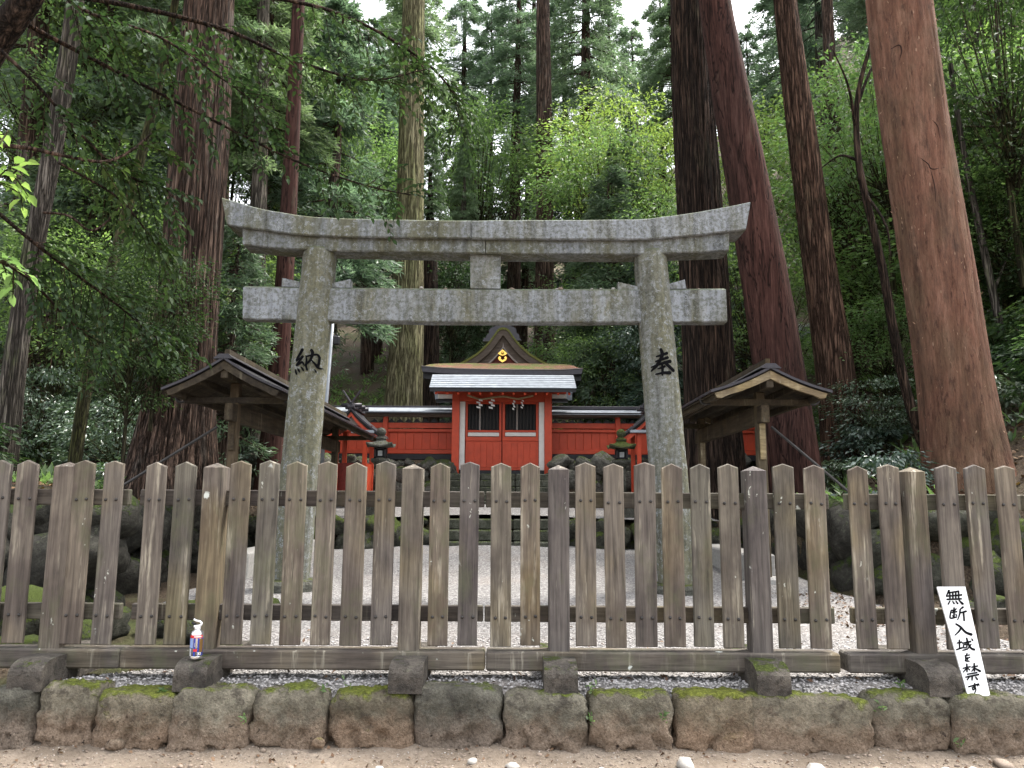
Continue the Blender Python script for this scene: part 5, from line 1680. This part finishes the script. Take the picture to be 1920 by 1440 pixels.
big_tree('leaning smooth maroon-barked cypress with peeled bark', [(905, 1493, 100), (700, 1462, 92), (500, 1430, 86), (300, 1395, 76), (100, 1357, 64), (0, 1339, 58)], 15.5, 'bark_maroon', .008, 64, 90, 3, 3., .18, CED[1][1], 9, .5, crot=2.)
big_tree('straight brown-barked cypress between the maroon and red trunks', [(885, 1584, 76), (700, 1567, 70), (500, 1536, 58), (300, 1510, 52), (100, 1483, 45), (0, 1472, 42)], 18, 'bark_brown', .018, 120, 110, 4, 8., .15, CED[0][1], 9, .18, crot=3.)
big_tree('massive smooth orange-red cypress trunk with peeled bark by the sign', [(905, 1818, 158), (800, 1802, 137), (700, 1787, 126), (500, 1757, 121), (300, 1725, 115), (100, 1696, 114), (0, 1684, 112)], 11.5, 'bark_red', .016, 130, 140, 5, 3.2, .16, CED[4][1], 10, .4, crot=4.)
big_tree('pale yellow-green barked cedar rising behind the red plank wall', [(790, 755, 74), (700, 759, 66), (600, 765, 58), (300, 770, 48), (0, 776, 40)], 27, 'bark_pale', .035, 110, 90, 6, 6., .15, CED[5][1], 8, .18, crot=.4)
big_tree('dark cedar trunk tucked close behind the pale barked cedar', [(790, 806, 36), (600, 806, 34), (480, 806, 26), (430, 806, 18)], 29, 'bark_dark', .02, 48, 60, 7, 6., .15, CED[0][1], 1.2, .2, crot=2.2, cs=.45)
big_tree('grey weathered trunk just beside the mossy hall gable', [(720, 856, 34), (600, 861, 30), (480, 866, 22), (430, 868, 14)], 33, 'bark_grey', .02, 48, 60, 8, 6., .12, CED[3][1], 1.2, .2, crot=5.2, cs=.45)
big_tree('slim straight red-brown cedar rising above the torii centre', [(720, 1022, 44), (500, 1021, 34), (300, 1021, 31), (0, 1018, 25)], 34, 'bark_cedar', .015, 48, 70, 9, 6., .12, CED[2][1], 8, .2, crot=3.3)
big_tree('grey lichened trunk leaning at the edge of the picture', [(880, 6, 46), (600, 36, 36), (300, 96, 33), (100, 131, 30), (0, 142, 29)], 14, 'bark_grey', .014, 56, 80, 10, 6., .15, CED[3][1], 8, .25, crot=.9)
big_tree('slender mossy tree leaning behind the pickets in front of silvery shrubs', [(880, 138, 23), (720, 160, 23), (600, 186, 22), (400, 236, 18), (200, 290, 16), (0, 330, 13)], 14.6, 'bark_moss', .006, 32, 60, 11, 3., .15, BRD['dark'][1], 4, .4, 'tree', 'evergreen_tree', 0., 1.0)
big_tree('grey spotted trunk seen between the great cedar and the torii pillar', [(880, 468, 34), (700, 476, 33), (500, 483, 30), (300, 488, 26), (0, 494, 22)], 21, 'bark_grey', .012, 40, 60, 12, 6., .15, CED[3][1], 7, .2, crot=.3)
big_tree('dark red trunk standing directly beside the torii pillar', [(880, 503, 46), (740, 520, 37), (500, 536, 32), (300, 546, 28), (0, 560, 22)], 20, 'bark_maroon', .012, 44, 60, 13, 4., .2, CED[2][1], 7, .3, crot=1.3)
big_tree('pale trunk leaning in the dense foliage above the great cedar', [(640, 214, 26), (400, 240, 24), (200, 256, 22), (50, 266, 20)], 24, 'bark_grey', .012, 40, 50, 14, 6., .15, CED[1][1], 6, .2, crot=2.)
big_tree('reddish brown trunk deep in the wood between brown and red cypresses', [(600, 1598, 40), (400, 1578, 29), (200, 1560, 23), (0, 1550, 20)], 25, 'bark_cedar', .012, 40, 60, 15, 6., .15, CED[3][1], 7, .2, crot=2.6)
big_tree('red trunk rising behind the plank wall near the torii pillar', [(790, 1142, 15), (700, 1143, 14), (500, 1146, 11), (400, 1148, 7)], 27, 'bark_maroon', .006, 28, 40, 16, 4., .15, CED[5][1], .8, .2, crot=2.6, cs=.4)
big_tree('grey trunk rising behind the plank wall beside the red trunk', [(790, 1165, 14), (700, 1167, 14), (500, 1170, 11), (380, 1176, 7)], 29, 'bark_grey', .006, 28, 40, 17, 4., .15, CED[4][1], .8, .2, crot=.6, cs=.4)
def branchy(label, pts, Y, limbs, mat, crown):
    t = big_tree(label, pts, Y, mat, .004, 24, 60, 3, 3., .2, None, 0, .2, 'tree', 'broadleaf_tree')
    for L in limbs:
        P = catmull([tuple(W(u, v, Y + dy)) for u, v, dy in L], 18)
        MB().tube(P, list(np.linspace(.035, .010, 18)), 6).build('limb', MT[mat], t, smooth=True)
    return t
branchy('thin dark crooked tree twisting beside the red-barked trunk', [(890, 1748, 20), (760, 1705, 19), (650, 1680, 17), (500, 1655, 15), (380, 1625, 14), (300, 1607, 12), (180, 1604, 9), (60, 1640, 7)], 14.5,
        [[(1607, 300, 0), (1575, 292, .2), (1540, 315, .6)], [(1606, 200, 0), (1640, 120, .2), (1690, 90, .5)], [(1604, 240, 0), (1590, 160, -.2), (1560, 90, -.4)], [(1620, 360, 0), (1660, 420, -.3), (1670, 480, -.4)]], 'bark_dark', None)
branchy('thin pale crooked stem beyond the red-barked trunk', [(880, 1915, 16), (700, 1895, 15), (550, 1862, 14), (400, 1830, 12), (250, 1800, 10), (120, 1782, 8)], 16.5,
        [[(1862, 550, 0), (1890, 480, .3), (1915, 440, .5)], [(1830, 400, 0), (1800, 330, .3), (1770, 300, .6)]], 'bark_grey', None)

# ------------------------------------------------------------------ forest on the hillside
rt = random.Random(77)
def where(u):
    return next(w_ for lim, w_ in ((130, 'by the leaning grey trunk'), (300, 'by the slender mossy tree'), (450, 'beside the great cedar'), (600, 'behind the pillar by the long shelter'), (730, 'before the pale barked cedar'), (860, 'just past the pale barked cedar'), (1000, 'above the shrine hall'), (1090, 'by the slim central cedar'), (1260, 'between slim cedar and dark furrowed cedar'), (1420, 'by the dark furrowed cedar'), (1560, 'by the leaning maroon cypress'), (1680, 'by the straight brown cypress'), (1790, 'behind the orange-red cypress'), (99999, 'beyond the orange-red cypress')) if u < lim)
FL = ['tall dark green cedar in the dense wood on the hillside behind the shrine', 'tall lighter green cedar in the dense wood on the hillside behind the shrine']
def forest(u, Y, kind, s, rot=None):
    x = W(u, 700, Y).x
    dk = kind in (0, 2, 4, 7)
    return plant('cedar_tree', CED[kind], x, Y, s, ('dark' if dk else 'light') + ' green cedar ' + ('low on' if Y < 30 else 'midway up' if Y < 43 else 'far up') + ' the slope ' + where(u), 'tree', 'cedars on the hillside', rot if rot is not None else rt.uniform(0, 6.28), s * rt.uniform(.9, 1.1), 0, rt.uniform(-.03, .03), rt.uniform(-.03, .03))
for (u, Y, k, s) in FOREST: forest(u, Y, k, s)
for (u, Y, k, s) in YOUNG:
    x = W(u, 700, Y).x
    plant('young_cedar', YNG[k], x, Y, s, ('dark' if k == 0 else 'fresh green') + ' feathery young cedar ' + ('in front' if Y < 28 else 'set back') + ' ' + where(u), 'tree', 'young cedars in the wood', rt.uniform(0, 6.28))
BL = {'dark': 'dark glossy evergreen understorey tree among the cedar trunks', 'mid': 'mid green leafy understorey tree among the cedar trunks', 'bright': 'bright yellow-green maple glowing among the darker cedars', 'silver': 'shrub with shiny silvery leaves under the trees'}
for (u, v, Y, k, s) in BROAD:
    p = W(u, v, Y)
    zc = {'dark': 2.6, 'mid': 3.0, 'bright': 3.4, 'silver': 1.3}[k]
    g = hill(p.x, Y)
    hz_ = max(.5, p.z - g)
    plant('broadleaf_tree' if k != 'silver' else 'shrub', BRD[k], p.x, Y, s, {'dark': 'dark glossy evergreen tree', 'mid': 'mid green leafy tree', 'bright': 'yellow-green maple', 'silver': 'silvery leaved shrub'}[k] + (' high up' if v < 280 else ' at mid height' if v < 560 else ' low down') + (' and near ' if Y < 19 else ' set back ') + where(u), 'tree' if k != 'silver' else 'shrub', k + ' understorey trees', rt.uniform(0, 6.28), max(s * .8, min(s * 1.4, hz_ / zc)), max(0, hz_ - s * 1.4 * zc))
SL = {'dark': 'low dark leafy bush on the forest floor', 'mid': 'low green leafy bush on the forest floor', 'silver': 'low bush with pale shiny leaves on the forest floor'}
for (x, y, k, s) in SHRUBS:
    plant('bush', SHR[k], x, y, s, {'dark': 'low dark leafy bush', 'mid': 'low green leafy bush', 'silver': 'low bush with pale shiny leaves'}[k] + (' near ' if y < 17 else ' deeper in ') + where(960 + x / y * 1490), 'bush', k + ' bushes on the forest floor', rt.uniform(0, 6.28))

# ground cover: ferns and seedlings over the slopes
def cover():
    rs = np.random.RandomState(5)
    n = 5200
    x = rs.uniform(-22, 24, n); y = rs.uniform(10.5, 46, n)
    ok = ((np.abs(x - AX) > 5.4) | (y > 24.8))
    x, y = x[ok], y[ok]
    den = np.array([vnoise(a, b, .35, 8.8) for a, b in zip(x, y)]) > -.05
    x, y = x[den], y[den]
    z = np.array([hill(a, b) for a, b in zip(x, y)])
    k = 9
    P = np.repeat(np.stack([x, y, z], 1), k, 0)
    n = len(P)
    D = rs.normal(0, 1, (n, 3)); D[:, 2] = np.abs(D[:, 2]) * .6 + .25
    N = np.cross(np.cross(D, np.array([0, 0, 1.])), D) + rs.normal(0, .2, (n, 3))
    P = P + D * rs.uniform(.0, .18, n)[:, None]
    L = rs.uniform(.10, .32, n)
    V, Fc = simple_leaves(P, D, N, L, L * .34)
    tag(link('ground_cover', npmesh('ground_cover', V, Fc, MT['leaf_mid'])), 'ferns and seedlings covering the forest slopes', None, None, 'stuff')
cover()
# loose bark fibres and a knot on the red trunk
def red_detail():
    t = [o for o in bpy.data.objects if o.get('label', '').startswith('massive smooth orange-red')][0]
    tr = [c for c in t.children if c.name.startswith('trunk')][0]
    me = tr.data
    rs = np.random.RandomState(6)
    co = np.empty(len(me.vertices) * 3, np.float32); me.vertices.foreach_get('co', co); co = co.reshape(-1, 3)
    no = np.empty(len(me.vertices) * 3, np.float32); me.vertices.foreach_get('normal', no); no = no.reshape(-1, 3)
    idx = np.where((co[:, 2] < 9.5) & (no[:, 1] < .35))[0]
    pick = rs.choice(idx, 420)
    P = co[pick] - no[pick] * .004
    D = no[pick] * rs.uniform(.05, .6, (420, 1)) + np.array([0, 0, 1.]) * rs.choice((-1, 1), (420, 1)) + rs.normal(0, .3, (420, 3))
    L = rs.uniform(.02, .075, 420)
    V, Fc = blades(P, D, L, L * .18 + .002, rs)
    o = link('bark_fibres', npmesh('bark_fibres', V, Fc, MT['fibre']), t, wloc(t))
    o['kind'] = 'stuff'
    at = Vector(wloc(t))
    for pts, r in (([(1700, 318), (1712, 330), (1718, 340), (1740, 338)], .010), ([(1716, 342), (1722, 370), (1724, 400)], .008), ([(1652, 112), (1664, 110), (1668, 122), (1666, 136)], .012), ([(1715, 250), (1728, 262), (1732, 285)], .007)):
        P3 = []
        for (u, v) in pts:
            q = W(u, v, 11.5)
            lz = q.z - at.z
            sel = co[np.abs(co[:, 2] - lz) < .12]
            j = np.argmin(np.abs(sel[:, 0] + at.x - q.x) + (sel[:, 1] > 0) * 9)
            P3.append((q.x, at.y + sel[j][1] - .001, q.z))
        MB().tube(catmull(P3, 14), list(r * np.sin(np.linspace(.25, 2.9, 14))), 6).build('bark_scar', MT['scar'], t, smooth=True)
plain('scar', (.03, .014, .010), .95, var=.3)
plain('fibre', (.30, .19, .125), .9, var=.3)
red_detail()
# ------------------------------------------------------------------ overhanging evergreen in the foreground
def bough(root, path, r0, r1, twigs, leaf, mat, seed, droop=.35, tl=.45, start=.15, woodmat='bark_dark', per=13, nm='bough'):
    """a limb with side twigs, each twig carrying two ranks of separate leaves."""
    rs = np.random.RandomState(seed)
    n = 40
    C = catmull([tuple(p) for p in path], n)
    mb = MB()
    mb.tube(C, list(np.linspace(r0, r1, n)), 8)
    Ps, Ds, Ns = [], [], []
    for k in range(twigs):
        s = start + (1 - start) * (k + rs.rand()) / twigs
        i = min(n - 2, int(s * (n - 1)))
        o = C[i]
        t_ = C[i + 1] - C[i]; t_ /= np.linalg.norm(t_)
        d = rs.normal(0, 1, 3); d -= t_ * d.dot(t_); d /= np.linalg.norm(d)
        d = d * .8 + t_ * .6 + np.array([0, 0, -droop * rs.uniform(.3, 1.4)])
        d /= np.linalg.norm(d)
        L = tl * rs.uniform(.5, 1.25)
        pts = [o + d * L * f + np.array([0, 0, -.18 * L * f * f]) for f in np.linspace(0, 1, 6)]
        mb.tube(pts, list(np.linspace(max(.0035, r1 * .5), .0015, 6)), 4, False)
        m = max(4, int(per * L / tl))
        for j in range(m):
            f = .12 + .88 * (j + .5) / m
            p = o + d * L * f + np.array([0, 0, -.18 * L * f * f])
            tt = d + np.array([0, 0, -.36 * f]); tt /= np.linalg.norm(tt)
            sd = np.cross(tt, np.array([0, 0, 1.])); sd /= (np.linalg.norm(sd) + 1e-6)
            sg_ = 1 if j % 2 else -1
            if j == m - 1: sg_ = 0
            Ps.append(p); Ds.append(tt * .75 + sd * sg_ * .9 + np.array([0, 0, -.15]) + rs.normal(0, .2, 3))
            Ns.append(np.array([0, 0, 1.]) + rs.normal(0, .35, 3))
    P, D, N = np.array(Ps), np.array(Ds), np.array(Ns)
    L = leaf * rs.uniform(.7, 1.2, len(P))
    V, Fc = leaves(P, D, N, L, L * .52)
    b = mb.build(nm, MT[woodmat], root, smooth=True)
    at = wloc(root)
    me = npmesh('leaves', V - np.array(at), Fc, MT[mat])
    o = bpy.data.objects.new('leaves', me); COL.objects.link(o); o.parent = b
    o['kind'] = 'stuff'
    return b
def pw(L):
    return [W(u, v, Y) for (u, v, Y) in L]
base = Vector((-4.9, 6.4, .4))
ev = thing('evergreen_tree', base, 'dark evergreen tree with long leafy boughs hanging over the fence', 'tree')
top = W(20, 20, 5.4)
MB().tube(catmull([tuple(base - Vector((0, 0, .3))), (-4.6, 6.2, 2.2), tuple(W(-110, 260, 5.6)), tuple(W(-20, 95, 5.4)), tuple(W(62, -20, 5.3)), tuple(W(120, -160, 5.2))], 40), list(np.linspace(.16, .075, 40)), 14).build('trunk', MT['bark_dark'], ev, smooth=True)
bough(ev, pw([(20, 30, 5.4), (130, 88, 5.6), (250, 150, 5.9), (400, 226, 6.3), (550, 300, 6.7), (680, 346, 7.0), (770, 366, 7.2)]), .020, .005, 44, .075, 'leaf_dark', 1, .25, .40, .25)
bough(ev, pw([(60, -20, 5.3), (240, 10, 5.8), (420, 55, 6.2), (560, 115, 6.6), (690, 150, 7.0), (800, 130, 7.3)]), .026, .005, 70, .075, 'leaf_dark', 2, .7, .50, .25)
bough(ev, pw([(200, -60, 5.6), (420, -20, 6.2), (620, 20, 6.8), (760, 90, 7.2), (840, 160, 7.4), (862, 230, 7.5)]), .024, .005, 60, .075, 'leaf_dark', 3, .7, .50, .35)
bough(ev, pw([(-60, 40, 5.2), (60, 150, 5.4), (160, 260, 5.6), (240, 330, 5.9), (330, 360, 6.2)]), .016, .005, 40, .075, 'leaf_dark', 4, .5, .42, .2)
bough(ev, pw([(-90, 270, 5.2), (40, 276, 5.3), (110, 290, 5.4), (190, 303, 5.6), (240, 286, 5.8), (285, 250, 6.0)]), .018, .008, 12, .08, 'leaf_dark', 5, .3, .35, .5, 'bark_cedar')
bough(ev, pw([(-60, 350, 5.0), (60, 452, 5.4), (150, 520, 5.8), (230, 580, 6.2), (300, 640, 6.5)]), .016, .005, 48, .075, 'leaf_dark', 6, .4, .42, .25)
bough(ev, pw([(-40, 470, 5.2), (50, 520, 5.5), (140, 610, 5.9), (200, 650, 6.2)]), .014, .005, 20, .075, 'leaf_dark', 7, .5, .40, .2)
bough(ev, pw([(80, 398, 5.6), (130, 405, 5.7), (172, 432, 5.8), (215, 400, 6.0), (250, 345, 6.2)]), .010, .006, 5, .08, 'leaf_dark', 8, .3, .3, .6, 'bark_cedar')
bough(ev, pw([(110, 305, 5.4), (220, 370, 5.8), (280, 440, 6.2), (310, 470, 6.4)]), .010, .005, 18, .08, 'leaf_dark', 9, .5, .35, .4)
bough(ev, pw([(60, -60, 5.2), (160, 20, 5.4), (300, 70, 5.7), (420, 150, 6.1), (500, 210, 6.4)]), .016, .005, 46, .075, 'leaf_dark', 10, .5, .45, .15)
sp = thing('sapling', W(-60, 560, 2.6), 'sapling sprig with fresh green leaves at the picture edge', 'sapling')
bough(sp, pw([(-90, 620, 2.6), (-40, 420, 2.6), (-15, 300, 2.65), (15, 245, 2.7)]), .008, .003, 9, .06, 'leaf_mid', 21, .1, .14, .2, 'bark_moss', 6)
bough(sp, pw([(-90, 560, 2.6), (-50, 480, 2.6), (0, 490, 2.65), (30, 505, 2.7)]), .006, .003, 7, .055, 'leaf_mid', 22, .1, .10, .3, 'bark_moss', 5)
bough(sp, pw([(-90, 420, 2.6), (-40, 350, 2.6), (10, 330, 2.65), (40, 335, 2.7)]), .006, .003, 8, .058, 'leaf_mid', 23, .1, .12, .3, 'bark_moss', 5)
# tiny weeds in the joints of the kerb
def weeds():
    rs = np.random.RandomState(12)
    Ps, Ds = [], []
    for (u, v, Y) in ((1112, 1290, 5.3), (1240, 1345, 5.2), (650, 1288, 5.35), (460, 1350, 5.2), (1108, 1350, 5.2), (1800, 1395, 5.2), (300, 1300, 5.3), (1650, 1330, 5.25), (605, 1296, 5.3), (1690, 1285, 5.45), (1905, 1250, 5.7)):
        p = np.array(W(u, v, Y))
        for k in range(9):
            Ps.append(p + rs.normal(0, .015, 3)); Ds.append(np.array([rs.normal(0, .7), rs.normal(-.3, .5), rs.uniform(.3, 1)]))
    P, D = np.array(Ps), np.array(Ds)
    L = rs.uniform(.02, .05, len(P))
    V, Fc = leaves(P, D, np.tile(np.array([[0, -.4, 1.]]), (len(P), 1)) + rs.normal(0, .3, (len(P), 3)), L, L * .45)
    tag(link('weeds', npmesh('weeds', V, Fc, MT['leaf_mid'])), 'tiny green weeds sprouting from joints in the stone kerb', None, None, 'stuff')
weeds()
